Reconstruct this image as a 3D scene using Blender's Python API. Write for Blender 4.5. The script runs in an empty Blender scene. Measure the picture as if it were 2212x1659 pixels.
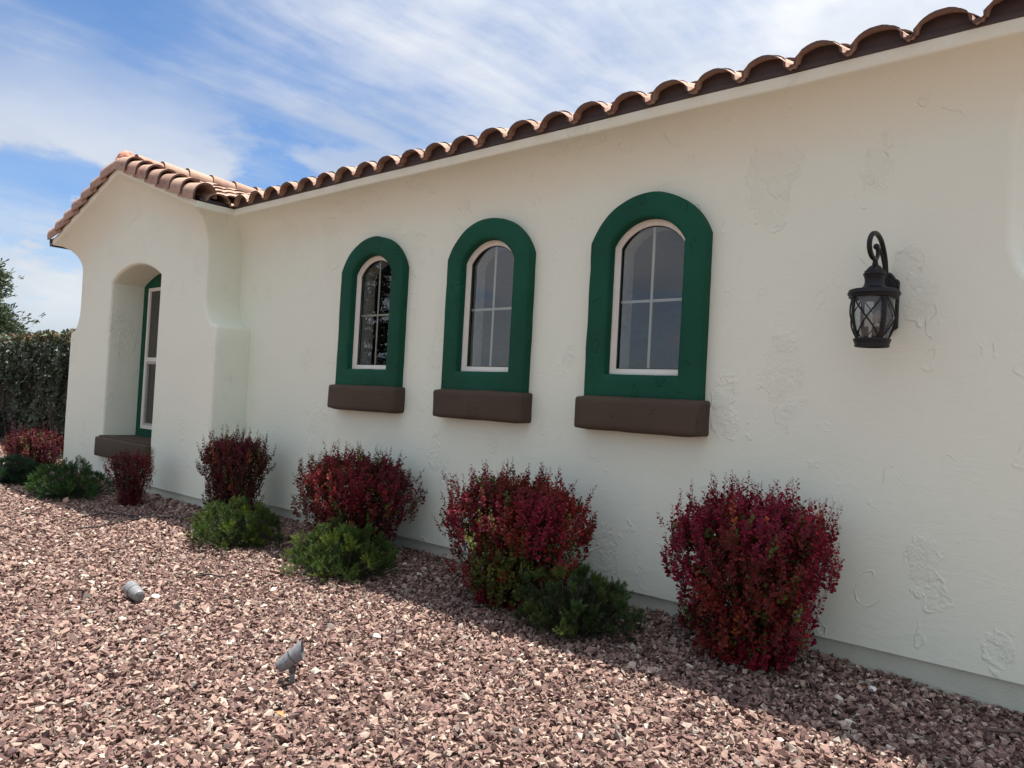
import bpy, bmesh, math, random
import numpy as np
from mathutils import Vector, Matrix, Euler, geometry
from mathutils import noise as mnoise
random.seed(7)
RNG = np.random.default_rng(7)
PI = math.pi
R = math.radians
scene = bpy.context.scene
COL = scene.collection

# ------------------------------------------------------------------ camera
cam_d = bpy.data.cameras.new('camera')
cam = bpy.data.objects.new('camera', cam_d)
COL.objects.link(cam)
RM = [[0.7546987898376736, 0.025782877089263745, -0.6555646267657759],
      [0.6539113668776289, 0.05145662672557948, 0.754819276273636],
      [0.053194556918750524, -0.9983423555148927, 0.02197453751944537]]
m = Matrix(((RM[0][0], -RM[0][1], -RM[0][2], 0.0),
            (RM[1][0], -RM[1][1], -RM[1][2], -4.3),
            (RM[2][0], -RM[2][1], -RM[2][2], 1.333), (0, 0, 0, 1)))
cam.matrix_world = m
cam_d.sensor_width = 36.0
cam_d.lens = 36.0 * 1640.0 / 2212.0
cam_d.clip_start = 0.05
cam_d.clip_end = 3000
scene.camera = cam
CAMP = Vector((0, -4.3, 1.333))

# ------------------------------------------------------------------ light
SUN_EL, SUN_AZ = R(79.6), R(4.0)          # azimuth from +y towards +x
sd = Vector((math.cos(SUN_EL) * math.sin(SUN_AZ), math.cos(SUN_EL) * math.cos(SUN_AZ), math.sin(SUN_EL)))
sun_d = bpy.data.lights.new('sun', 'SUN')
sun_d.energy = 4.8
sun_d.angle = R(0.8)
sun_d.color = (1.0, 0.95, 0.88)
sun = bpy.data.objects.new('sun', sun_d)
sun.rotation_euler = (-sd).to_track_quat('-Z', 'Y').to_euler()
sun.location = (0, 0, 30)
COL.objects.link(sun)
scene.view_settings.view_transform = 'Standard'
scene.view_settings.look = 'None'
scene.view_settings.exposure = 1.0
scene.view_settings.gamma = 1.0
scene.cycles.max_bounces = 8
scene.cycles.transparent_max_bounces = 12


# ------------------------------------------------------------------ node helper
class NT:
    def __init__(s, nt):
        s.nt = nt; s.N = nt.nodes; s.L = nt.links
    def n(s, typ, ins=None, **props):
        nd = s.N.new(typ)
        for k, v in props.items():
            setattr(nd, k, v)
        if ins:
            for k, v in ins.items():
                sock = nd.inputs[k]
                if isinstance(v, bpy.types.NodeSocket):
                    s.L.new(v, sock)
                else:
                    sock.default_value = v
        return nd
    def math(s, op, a, b=0.0, c=None, clamp=False):
        ins = {0: a, 1: b}
        if c is not None: ins[2] = c
        return s.n('ShaderNodeMath', ins, operation=op, use_clamp=clamp).outputs[0]
    def mix(s, fac, a, b, mode='MIX'):
        nd = s.n('ShaderNodeMix', data_type='RGBA', blend_type=mode)
        for i, v in ((0, fac), (6, a), (7, b)):
            if isinstance(v, bpy.types.NodeSocket): s.L.new(v, nd.inputs[i])
            else: nd.inputs[i].default_value = v if i == 0 else (tuple(v) + (1,))[:4]
        return nd.outputs[2]
    def ramp(s, fac, stops, interp='LINEAR'):
        nd = s.n('ShaderNodeValToRGB', {0: fac})
        cr = nd.color_ramp; cr.interpolation = interp
        while len(cr.elements) < len(stops): cr.elements.new(0.5)
        for e, (p, c) in zip(cr.elements, stops):
            e.position = p
            e.color = (tuple(c) + (1,))[:4] if not isinstance(c, (int, float)) else (c, c, c, 1)
        return nd.outputs[0]
    def sstep(s, v, a, b, lo=0.0, hi=1.0):
        return s.n('ShaderNodeMapRange', {0: v, 1: a, 2: b, 3: lo, 4: hi}, interpolation_type='SMOOTHSTEP').outputs[0]
    def noise(s, vec, scale, detail=3.0, rough=0.5, dist=0.0, out=0, dims='3D'):
        nd = s.n('ShaderNodeTexNoise', {'Scale': scale, 'Detail': detail, 'Roughness': rough, 'Distortion': dist}, noise_dimensions=dims)
        s.L.new(vec, nd.inputs['Vector'])
        return nd.outputs[out]
    def mapping(s, vec, loc=(0, 0, 0), rot=(0, 0, 0), sc=(1, 1, 1)):
        return s.n('ShaderNodeMapping', {0: vec, 1: loc, 2: rot, 3: sc}).outputs[0]

def new_mat(name):
    mt = bpy.data.materials.new(name); mt.use_nodes = True
    nt = NT(mt.node_tree)
    bs = mt.node_tree.nodes['Principled BSDF']
    return mt, nt, bs

def C3(*c): return tuple(c) + (1.0,)

# ------------------------------------------------------------------ world: sky and clouds
world = bpy.data.worlds.new('World'); scene.world = world; world.use_nodes = True
w = NT(world.node_tree)
bg = world.node_tree.nodes['Background']
sky = w.n('ShaderNodeTexSky')
sky.sky_type = 'NISHITA'; sky.sun_disc = False
sky.sun_elevation = SUN_EL; sky.sun_rotation = SUN_AZ
sky.altitude = 1500; sky.air_density = 1.0; sky.dust_density = 0.6; sky.ozone_density = 2.0
tc = w.n('ShaderNodeTexCoord').outputs['Generated']
sp = w.n('ShaderNodeSeparateXYZ', {0: tc})
zz = w.math('MAXIMUM', sp.outputs[2], 0.0)
zd = w.math('ADD', zz, 0.12)
px = w.math('DIVIDE', sp.outputs[0], zd); py = w.math('DIVIDE', sp.outputs[1], zd)
pl = w.n('ShaderNodeCombineXYZ', {0: px, 1: py, 2: 0.0}).outputs[0]
# streaky cirrus, drawn out along one wind direction
cir = w.mapping(pl, sc=(1.9, 0.36, 1), loc=(1.3, 0.4, 0))
warp = w.noise(pl, 0.9, 3, 0.55, out=1)
cirv = w.n('ShaderNodeVectorMath', {0: cir, 1: w.n('ShaderNodeVectorMath', {0: warp, 3: 0.55}, operation='SCALE').outputs[0]}, operation='ADD').outputs[0]
c1 = w.noise(cirv, 1.5, 10, 0.60, 0.3)
big = w.noise(w.mapping(pl, loc=(4.15, 1.1, 0), sc=(1.0, 0.6, 1)), 0.62, 4, 0.5)
soft = w.noise(w.mapping(pl, loc=(7, 3, 0)), 2.4, 6, 0.62)
bank = w.sstep(px, -2.15, -1.15, 0.0, 0.17)          # a broad bank of cirrostratus, thinning to the west
cov = w.math('MULTIPLY_ADD', big, 0.95, w.math('MULTIPLY_ADD', c1, 0.75, w.math('MULTIPLY_ADD', soft, 0.40, bank)))
cmask = w.sstep(cov, 0.98, 1.42)
# low puffy band
lowv = w.n('ShaderNodeCombineXYZ', {0: sp.outputs[0], 1: sp.outputs[1], 2: w.math('MULTIPLY', sp.outputs[2], 2.6)}).outputs[0]
pf = w.noise(lowv, 5.0, 9, 0.55, 0.2)
lowband = w.math('MULTIPLY', w.sstep(pf, 0.40, 0.52), w.sstep(sp.outputs[2], 0.40, 0.20))
hz = w.sstep(sp.outputs[2], 0.27, 0.02)
puff = w.noise(w.mapping(tc, sc=(1, 1, 1.8), loc=(0.3, 0.7, 0.1)), 26.0, 5, 0.6)
pmask = w.math('MULTIPLY', w.math('MULTIPLY', w.sstep(puff, 0.57, 0.68), w.sstep(w.noise(tc, 5.0, 2, 0.5), 0.48, 0.58)), w.sstep(sp.outputs[2], 0.5, 0.3))
allm = w.math('MAXIMUM', w.math('MAXIMUM', cmask, w.math('MULTIPLY', lowband, 0.9)), w.math('MULTIPLY', pmask, 0.8))
allm = w.math('MAXIMUM', allm, w.math('MULTIPLY', hz, w.math('MULTIPLY_ADD', pf, 0.7, 0.42)))
shade = w.noise(lowv, 2.6, 5, 0.55)
CW = 4.2
ccol = w.mix(w.sstep(shade, 0.40, 0.62), (CW*0.74, CW*0.78, CW*0.84), (CW*1.0, CW*1.0, CW*0.99))
# forward scatter brightens cloud sunwards; unseen overhead glow added to light the wall
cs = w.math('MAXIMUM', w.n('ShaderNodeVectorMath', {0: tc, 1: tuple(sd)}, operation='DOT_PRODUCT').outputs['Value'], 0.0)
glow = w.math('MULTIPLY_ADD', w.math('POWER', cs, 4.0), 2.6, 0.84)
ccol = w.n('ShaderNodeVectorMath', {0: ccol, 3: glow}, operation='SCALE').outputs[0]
skyc = w.mix(1.0, sky.outputs[0], (0.42, 0.57, 0.69), 'MULTIPLY')
veil = w.math('MULTIPLY', w.sstep(cov, 0.80, 1.20), 0.22)
full = w.math('ADD', w.math('MULTIPLY', allm, 0.93), w.math('MULTIPLY', w.math('SUBTRACT', 1.0, allm), veil))
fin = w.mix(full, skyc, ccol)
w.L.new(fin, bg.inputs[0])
bg.inputs[1].default_value = 0.12

# ------------------------------------------------------------------ object helpers
def setp(o, label=None, cat=None, group=None, kind=None):
    if label: o['label'] = label
    if cat: o['category'] = cat
    if group: o['group'] = group
    if kind: o['kind'] = kind
    return o

def link(name, me, parent=None, mat=None):
    o = bpy.data.objects.new(name, me)
    COL.objects.link(o)
    if parent is not None: o.parent = parent
    if mat is not None:
        me.materials.append(mat)
    return o

def mk(name, verts, faces, mat, parent=None, smooth=True, angle=40):
    me = bpy.data.meshes.new(name)
    me.from_pydata([tuple(v) for v in verts], [], faces)
    me.validate()
    finish(me, smooth, angle)
    return link(name, me, parent, mat)

def finish(me, smooth=True, angle=40):
    if smooth:
        me.polygons.foreach_set('use_smooth', [True] * len(me.polygons))
        if angle < 180:
            me.set_sharp_from_angle(angle=R(angle))
    me.update()

def from_bm(name, bm, mat, parent=None, smooth=True, angle=40):
    bmesh.ops.recalc_face_normals(bm, faces=bm.faces)
    me = bpy.data.meshes.new(name); bm.to_mesh(me); bm.free()
    finish(me, smooth, angle)
    return link(name, me, parent, mat)

def thing(name, loc, label, cat, group=None, rotz=0):
    e = bpy.data.objects.new(name, None); COL.objects.link(e)
    e.location = loc; e.rotation_euler = (0, 0, rotz); e.empty_display_size = 0.2
    return setp(e, label, cat, group)

def np_mesh(name, V, F, mat, parent=None, smooth=False, cols=None, angle=180):
    """V (n,3), F (m,k) with constant k"""
    me = bpy.data.meshes.new(name)
    V = np.asarray(V, np.float32); F = np.asarray(F, np.int32)
    k = F.shape[1]
    me.vertices.add(len(V)); me.vertices.foreach_set('co', V.ravel())
    me.loops.add(F.size); me.loops.foreach_set('vertex_index', F.ravel())
    me.polygons.add(len(F)); me.polygons.foreach_set('loop_start', np.arange(0, F.size, k, dtype=np.int32))
    me.update(calc_edges=True)
    me.polygons.foreach_set('use_smooth', np.full(len(F), bool(smooth)))
    if cols is not None:
        at = me.color_attributes.new('tint', 'FLOAT_COLOR', 'POINT')
        c4 = np.ones((len(V), 4), np.float32); c4[:, :3] = cols
        at.data.foreach_set('color', c4.ravel())
    me.update()
    return link(name, me, parent, mat)

def box_bm(x0, x1, y0, y1, z0, z1, bevel=0.0, seg=3, bm=None):
    b2 = bmesh.new()
    bmesh.ops.create_cube(b2, size=1.0)
    for v in b2.verts:
        v.co = Vector(((x0 + x1) / 2 + v.co.x * (x1 - x0), (y0 + y1) / 2 + v.co.y * (y1 - y0), (z0 + z1) / 2 + v.co.z * (z1 - z0)))
    if bevel > 0:
        bmesh.ops.bevel(b2, geom=b2.edges[:], offset=bevel, segments=seg, affect='EDGES', profile=0.5)
    if bm is None: return b2
    tmp = bpy.data.meshes.new('tmp'); b2.to_mesh(tmp); b2.free(); bm.from_mesh(tmp); bpy.data.meshes.remove(tmp)
    return bm

def tube(path, rad, n=8, closed=False, caps=True):
    """verts, faces of a tube along a polyline; rad a number or list"""
    P = [Vector(p) for p in path]; K = len(P)
    rr = rad if isinstance(rad, (list, tuple)) else [rad] * K
    V, F = [], []
    up = Vector((0.13, 0.31, 0.94)).normalized()
    for i, p in enumerate(P):
        t = (P[(i + 1) % K] - P[i - 1]) if closed else (P[min(i + 1, K - 1)] - P[max(i - 1, 0)])
        t.normalize()
        a = up - t * up.dot(t)
        if a.length < 1e-4: a = t.orthogonal()
        a.normalize(); up = a; b = t.cross(a)
        for j in range(n):
            th = 2 * PI * j / n
            V.append(p + (a * math.cos(th) + b * math.sin(th)) * rr[i])
    for i in range(K if closed else K - 1):
        for j in range(n):
            i2 = (i + 1) % K
            F.append((i * n + j, i * n + (j + 1) % n, i2 * n + (j + 1) % n, i2 * n + j))
    if caps and not closed:
        F.append(tuple(range(n - 1, -1, -1))); F.append(tuple((K - 1) * n + j for j in range(n)))
    return V, F

def join(parts):
    V, F = [], []
    for v, f in parts:
        o = len(V); V += list(v); F += [tuple(i + o for i in q) for q in f]
    return V, F

def lathe(prof, n=32, c=(0, 0, 0)):
    V, F = [], []
    for r, z in prof:
        for j in range(n):
            th = 2 * PI * j / n
            V.append(Vector((c[0] + r * math.cos(th), c[1] + r * math.sin(th), c[2] + z)))
    for i in range(len(prof) - 1):
        for j in range(n):
            F.append((i * n + j, i * n + (j + 1) % n, (i + 1) * n + (j + 1) % n, (i + 1) * n + j))
    return V, F

# ------------------------------------------------------------------ materials
def stucco_mat(name, col, col2, relief=1.0, patch=1.0, rough=0.85, pscale=1.0, fine=1.0, spec=0.3):
    mt, t, bs = new_mat(name)
    co = t.n('ShaderNodeTexCoord').outputs['Object']
    wz = t.noise(co, 4.0, 3, 0.55, out=1)
    wz = t.n('ShaderNodeVectorMath', {0: wz, 1: (0.5, 0.5, 0.5)}, operation='SUBTRACT').outputs[0]
    wz = t.n('ShaderNodeVectorMath', {0: wz, 3: 0.34 / pscale}, operation='SCALE').outputs[0]
    pv = t.n('ShaderNodeVectorMath', {0: co, 1: wz}, operation='ADD').outputs[0]
    pv = t.mapping(pv, sc=(2.9 * pscale, 2.9 * pscale, 1.5 * pscale), rot=(0, R(14), 0))
    vo = t.n('ShaderNodeTexVoronoi', {'Vector': pv, 'Scale': 1.0})
    rnd = t.n('ShaderNodeSeparateColor', {0: vo.outputs['Color']})
    rad = t.math('MULTIPLY_ADD', rnd.outputs[0], 0.50, -0.03)
    dd = t.math('SUBTRACT', rad, vo.outputs['Distance'])
    pm = t.sstep(dd, 0.0, 0.035)                       # 1 inside a bare patch
    edge = t.math('MULTIPLY', t.sstep(dd, -0.03, 0.0), t.math('SUBTRACT', 1.0, pm))
    pv2 = t.mapping(t.n('ShaderNodeVectorMath', {0: co, 1: wz}, operation='ADD').outputs[0], sc=(6.5 * pscale, 6.5 * pscale, 3.4 * pscale), rot=(0, R(-28), 0), loc=(3.1, 1.7, 0.4))
    vo2 = t.n('ShaderNodeTexVoronoi', {'Vector': pv2, 'Scale': 1.0})
    r2 = t.n('ShaderNodeSeparateColor', {0: vo2.outputs['Color']}).outputs[1]
    d2 = t.math('SUBTRACT', t.math('MULTIPLY_ADD', r2, 0.55, -0.16), vo2.outputs['Distance'])
    mark = t.math('MULTIPLY', t.math('MULTIPLY', t.sstep(d2, -0.05, 0.0), t.sstep(d2, 0.05, 0.0)), t.sstep(t.noise(co, 9.0, 2, 0.5), 0.45, 0.62))
    worn = t.sstep(t.noise(co, 7.0, 3, 0.6), 0.42, 0.56)
    edge = t.math('MULTIPLY', edge, t.sstep(t.noise(co, 11.0, 3, 0.6), 0.40, 0.62))
    crk = t.math('MULTIPLY', pm, worn)
    grain = t.noise(co, 95.0, 4, 0.7)
    crag = t.noise(co, 34.0, 5, 0.65, 0.6)
    sand = t.noise(co, 260.0, 2, 0.6)
    tro = t.noise(t.mapping(co, rot=(0.3, 0.7, 0.4), sc=(3, 3, 6)), 1.3, 5, 0.6, 2.2)
    tro2 = t.noise(t.mapping(co, rot=(0, -0.7, 0), sc=(2.0, 2.0, 30)), 1.5, 4, 0.6, 0.8)
    trm = t.sstep(t.noise(co, 1.7, 2, 0.5), 0.50, 0.62)
    big = t.noise(co, 1.3, 3, 0.5)
    h = t.math('MULTIPLY', pm, -0.0022 * patch)
    h = t.math('MULTIPLY_ADD', edge, 0.0042 * patch, h)
    h = t.math('MULTIPLY_ADD', t.math('MULTIPLY', crk, crag), 0.0062 * patch, h)
    h = t.math('MULTIPLY_ADD', t.math('MULTIPLY', pm, grain), 0.0022 * patch, h)
    h = t.math('MULTIPLY_ADD', mark, 0.0028 * patch, h)
    h = t.math('MULTIPLY_ADD', tro, 0.0026 * relief, h)
    h = t.math('MULTIPLY_ADD', t.math('MULTIPLY', tro2, trm), 0.0005 * relief, h)
    h = t.math('MULTIPLY_ADD', big, 0.012 * relief, h)
    h = t.math('MULTIPLY_ADD', grain, 0.0010 * fine, h)
    h = t.math('MULTIPLY_ADD', sand, 0.0006 * fine, h)
    bp = t.n('ShaderNodeBump', {'Strength': 1.0, 'Distance': 1.0, 'Height': h})
    cc = t.mix(t.sstep(t.noise(co, 0.9, 5, 0.6), 0.38, 0.66), col, col2)
    cc = t.mix(t.math('MULTIPLY', pm, 0.012), cc, tuple(c * 0.72 for c in col2))  # faint recess shade painted into the patch colour
    cc = t.mix(t.math('MULTIPLY', t.sstep(t.noise(co, 30.0, 5, 0.7), 0.35, 0.7), 0.06), cc, tuple(c * 0.8 for c in col))
    t.L.new(cc, bs.inputs['Base Color']); t.L.new(bp.outputs[0], bs.inputs['Normal'])
    bs.inputs['Roughness'].default_value = rough; bs.inputs['Specular IOR Level'].default_value = spec
    return mt

def wall_mat():
    mt = stucco_mat('cream_stucco', (0.785, 0.83, 0.70), (0.79, 0.82, 0.69))
    return mt
M_WALL = wall_mat()
M_GREEN = stucco_mat('green_painted_stucco', (0.0042, 0.064, 0.036), (0.007, 0.084, 0.048), relief=1.2, patch=1.7, rough=0.75, pscale=1.8, spec=0.25)
M_BROWN = stucco_mat('brown_painted_stucco', (0.070, 0.050, 0.034), (0.080, 0.057, 0.040), relief=1.2, patch=1.7, rough=0.75, pscale=1.7, spec=0.25)
M_PLINTH = stucco_mat('plinth_cement', (0.62, 0.64, 0.53), (0.54, 0.56, 0.46), relief=0.5, patch=0.0, fine=3.5)

def simple(name, col, rough=0.5, metal=0.0, bump=0.0, bscale=60, vary=0.12, spec=0.5):
    mt, t, bs = new_mat(name)
    co = t.n('ShaderNodeTexCoord').outputs['Object']
    nz = t.noise(co, bscale * 0.3, 5, 0.6)
    cc = t.mix(t.sstep(nz, 0.3, 0.7), tuple(c * (1 - vary) for c in col), tuple(min(1, c * (1 + vary)) for c in col))
    t.L.new(cc, bs.inputs['Base Color'])
    bs.inputs['Roughness'].default_value = rough; bs.inputs['Metallic'].default_value = metal
    bs.inputs['Specular IOR Level'].default_value = spec
    if bump > 0:
        bp = t.n('ShaderNodeBump', {'Strength': 1.0, 'Distance': bump, 'Height': t.noise(co, bscale, 4, 0.65)})
        t.L.new(bp.outputs[0], bs.inputs['Normal'])
    return mt

M_VINYL = simple('white_vinyl', (0.73, 0.72, 0.64), 0.38, vary=0.03)
M_MUNTIN = simple('almond_muntin', (0.72, 0.67, 0.58), 0.5, vary=0.03)
M_GASKET = simple('black_gasket', (0.012, 0.012, 0.013), 0.6)
M_FASCIA = simple('brown_fascia_paint', (0.052, 0.034, 0.030), 0.55, bump=0.001, bscale=25)
M_GUTTER = simple('dark_gutter_metal', (0.020, 0.016, 0.015), 0.45)
M_INT = simple('interior_paint', (0.62, 0.58, 0.52), 0.8)
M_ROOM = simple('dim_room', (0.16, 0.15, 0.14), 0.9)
M_IRON = simple('black_cast_metal', (0.005, 0.0055, 0.0075), 0.46, 0.0, bump=0.0006, bscale=240, vary=0.2, spec=0.35)
M_BRASS = simple('bulb_socket', (0.55, 0.50, 0.42), 0.4)
M_FIL = simple('bulb_filament', (0.55, 0.30, 0.12), 0.3, 0.6)
M_MORTAR = simple('salmon_mortar', (0.52, 0.235, 0.16), 0.9, bump=0.012, bscale=22, vary=0.25)
M_HOSE = simple('black_drip_hose', (0.02, 0.018, 0.017), 0.6)
M_TWIG = simple('dry_twig', (0.10, 0.065, 0.05), 0.8)
M_DRY = simple('dry_leaf', (0.48, 0.30, 0.19), 0.7)
M_ORANGE = simple('orange_leaf', (0.75, 0.22, 0.07), 0.7)

def glass_mat(name, tint=(1, 1, 1), gain=1.5, rough=0.0, bump=0.0, dirt=0.0):
    mt, t, bs = new_mat(name)
    t.N.remove(bs)
    out = t.N['Material Output']
    fr = t.n('ShaderNodeFresnel', {'IOR': 1.5})
    gl = t.n('ShaderNodeBsdfGlossy', {'Color': C3(0.97, 0.98, 1.0), 'Roughness': rough})
    co = t.n('ShaderNodeTexCoord').outputs['Object']
    hgt = t.noise(co, 2.2 if bump < 0.002 else 70.0, 2, 0.5)
    bp = t.n('ShaderNodeBump', {'Strength': 1.0, 'Distance': bump if bump > 0 else 0.0015, 'Height': hgt})
    t.L.new(bp.outputs[0], gl.inputs['Normal'])
    tr = t.n('ShaderNodeBsdfTransparent', {'Color': C3(*tint)})
    front = t.math('SUBTRACT', 1.0, t.n('ShaderNodeNewGeometry').outputs['Backfacing'])
    f = t.math('MULTIPLY', t.math('MULTIPLY', fr.outputs[0], gain, clamp=True), front)
    mx = t.n('ShaderNodeMixShader', {0: f})
    t.L.new(tr.outputs[0], mx.inputs[1]); t.L.new(gl.outputs[0], mx.inputs[2])
    last = mx.outputs[0]
    if dirt > 0:
        df = t.n('ShaderNodeBsdfDiffuse', {'Color': C3(0.6, 0.6, 0.58)})
        seed = t.sstep(t.n('ShaderNodeTexVoronoi', {'Vector': co, 'Scale': 210.0}).outputs['Distance'], 0.32, 0.12)
        m2 = t.n('ShaderNodeMixShader', {0: t.math('MULTIPLY_ADD', seed, dirt * 2.4, dirt)})
        t.L.new(last, m2.inputs[1]); t.L.new(df.outputs[0], m2.inputs[2]); last = m2.outputs[0]
    t.L.new(last, out.inputs[0])
    return mt
M_GLASS = glass_mat('window_glass', (0.80, 0.83, 0.82), 2.3)
M_SEED = glass_mat('seeded_lantern_glass', (0.74, 0.77, 0.79), 1.4, 0.04, 0.004, 0.07)
M_NICHE = glass_mat('screened_glass', (0.6, 0.6, 0.6), 0.7)
M_BULB = glass_mat('clear_bulb_glass', (0.95, 0.95, 0.95), 2.0, 0.01, 0.0, 0.05)

def tile_mat():
    mt, t, bs = new_mat('clay_tile')
    co = t.n('ShaderNodeTexCoord').outputs['Object']
    oi = t.n('ShaderNodeObjectInfo').outputs['Random']
    cov = t.n('ShaderNodeVectorMath', {0: co, 1: t.n('ShaderNodeCombineXYZ', {0: t.math('MULTIPLY', oi, 37.0), 1: oi, 2: oi}).outputs[0]}, operation='ADD').outputs[0]
    base = t.ramp(oi, [(0.0, (0.31, 0.180, 0.130)), (0.25, (0.38, 0.235, 0.170)), (0.5, (0.45, 0.295, 0.215)), (0.75, (0.33, 0.185, 0.130)), (0.9, (0.42, 0.24, 0.17)), (1.0, (0.24, 0.145, 0.110))])
    c = t.mix(t.sstep(t.noise(cov, 9.0, 5, 0.65), 0.42, 0.68), base, (0.41, 0.28, 0.205))
    c = t.mix(t.math('MULTIPLY', t.sstep(t.noise(cov, 4.0, 4, 0.6), 0.5, 0.7), 0.55), c, (0.25, 0.15, 0.12))
    c = t.mix(t.math('MULTIPLY', t.sstep(t.noise(cov, 110.0, 3, 0.7), 0.5, 0.75), 0.35), c, (0.20, 0.11, 0.08))
    sx = t.n('ShaderNodeSeparateXYZ', {0: co})
    endf = t.sstep(sx.outputs[1], 0.004, 0.0008)
    c = t.mix(t.math('MULTIPLY', endf, 0.85), c, (0.085, 0.048, 0.038))
    t.L.new(c, bs.inputs['Base Color'])
    bs.inputs['Roughness'].default_value = 0.85
    h = t.math('MULTIPLY_ADD', t.noise(cov, 180.0, 4, 0.7), 0.0022, t.math('MULTIPLY', t.noise(cov, 14.0, 4, 0.6), 0.004))
    bp = t.n('ShaderNodeBump', {'Strength': 1.0, 'Distance': 1.0, 'Height': h})
    t.L.new(bp.outputs[0], bs.inputs['Normal'])
    return mt
M_TILE = tile_mat()

def gravel_mat(name, ground=False):
    mt, t, bs = new_mat(name)
    co = t.n('ShaderNodeTexCoord').outputs['Object']
    if ground:
        vo = t.n('ShaderNodeTexVoronoi', {'Vector': co, 'Scale': 34.0})
        rnd = t.n('ShaderNodeSeparateColor', {0: vo.outputs['Color']}).outputs[0]
    else:
        rnd = t.n('ShaderNodeNewGeometry').outputs['Random Per Island']
    c = t.ramp(rnd, [(0.0, (0.072, 0.042, 0.039)), (0.18, (0.132, 0.075, 0.066)), (0.40, (0.200, 0.119, 0.100)), (0.60, (0.268, 0.170, 0.138)),
                     (0.76, (0.345, 0.236, 0.190)), (0.87, (0.43, 0.318, 0.252)), (0.92, (0.21, 0.182, 0.160)), (0.97, (0.46, 0.38, 0.305)), (1.0, (0.64, 0.58, 0.49))])
    n1 = t.noise(co, 55.0, 5, 0.7)
    c = t.mix(t.math('MULTIPLY', t.sstep(n1, 0.45, 0.75), 0.42), c, (0.17, 0.105, 0.092))
    c = t.mix(t.math('MULTIPLY', t.sstep(n1, 0.50, 0.28), 0.35), c, (0.52, 0.385, 0.305))
    if ground:
        c = t.mix(t.sstep(vo.outputs['Distance'], 0.30, 0.62), c, (0.11, 0.072, 0.058))
        h = t.math('MULTIPLY', vo.outputs['Distance'], -0.02)
    else:
        h = t.math('MULTIPLY', t.noise(co, 160.0, 4, 0.7), 0.0022)
    t.L.new(c, bs.inputs['Base Color'])
    bp = t.n('ShaderNodeBump', {'Strength': 1.0, 'Distance': 1.0, 'Height': h})
    t.L.new(bp.outputs[0], bs.inputs['Normal'])
    bs.inputs['Roughness'].default_value = 0.9
    bs.inputs['Specular IOR Level'].default_value = 0.3
    return mt
M_GRAVEL = gravel_mat('gravel_stone')
M_GROUND = gravel_mat('gravel_ground', True)

def leaf_mat(name, trans=0.3, rough=0.5, spec=0.35, vary=0.30):
    mt, t, bs = new_mat(name)
    at = t.n('ShaderNodeAttribute', attribute_name='tint').outputs['Color']
    rnd = t.n('ShaderNodeNewGeometry').outputs['Random Per Island']
    f = t.math('MULTIPLY_ADD', rnd, 2 * vary, 1 - vary)
    c = t.mix(1.0, at, t.n('ShaderNodeCombineColor', {0: f, 1: f, 2: f}).outputs[0], 'MULTIPLY')
    t.L.new(c, bs.inputs['Base Color'])
    bs.inputs['Roughness'].default_value = rough
    bs.inputs['Specular IOR Level'].default_value = spec
    out = t.N['Material Output']
    tl = t.n('ShaderNodeBsdfTranslucent'); t.L.new(c, tl.inputs[0])
    mx = t.n('ShaderNodeMixShader', {0: trans})
    t.L.new(bs.outputs[0], mx.inputs[1]); t.L.new(tl.outputs[0], mx.inputs[2]); t.L.new(mx.outputs[0], out.inputs[0])
    return mt
M_BARB = leaf_mat('barberry_leaf', 0.22, 0.6, 0.22, 0.35)
M_NEEDLE = leaf_mat('pine_needle', 0.15, 0.5, 0.3, 0.3)
M_HEDGE = leaf_mat('hedge_leaf', 0.12, 0.55, 0.35, 0.3)
M_STEM = simple('shrub_stem', (0.060, 0.032, 0.028), 0.8)
M_BARK = simple('bark', (0.07, 0.05, 0.04), 0.9, bump=0.01, bscale=30)
M_SPOT = simple('weathered_grey_metal', (0.205, 0.21, 0.215), 0.55, 0.25, bump=0.0012, bscale=160, vary=0.22)
M_SPOTDK = simple('dark_knuckle_metal', (0.075, 0.078, 0.08), 0.5, 0.3)

# ------------------------------------------------------------------ ground
def gz(x, y):
    """height of the gravel bed"""
    z = 0.045 * math.exp(-((y + 0.0) / 0.55) ** 2) * (1.0 if x < -1.6 else max(0.15, 1 - (x + 1.6) / 1.3))
    if x < -7.0: z += 0.03 * math.exp(-((y + 0.4) / 0.5) ** 2)
    z += 0.018 * (mnoise.noise(Vector((x * 0.9, y * 0.9, 0.3)))) + 0.010 * mnoise.noise(Vector((x * 2.7, y * 2.7, 1.3)))
    return z

def build_ground():
    xs = [-600, -200, -80, -40, -26] + list(np.arange(-20, 4.01, 0.25)) + [8, 20, 60, 200, 600]
    ys = [-600, -200, -60, -20, -9] + list(np.arange(-7, 1.01, 0.25)) + [3, 8, 20, 60, 200, 900]
    V, F = [], []
    for y in ys:
        for x in xs:
            inn = -20 <= x <= 4 and -7 <= y <= 1
            V.append((x, y, (gz(x, y) if inn else 0.0) - 0.022))
    n = len(xs)
    for j in range(len(ys) - 1):
        for i in range(n - 1):
            F.append((j * n + i, j * n + i + 1, (j + 1) * n + i + 1, (j + 1) * n + i))
    o = mk('ground', V, F, M_GROUND)
    setp(o, kind='structure')
build_ground()

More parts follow.
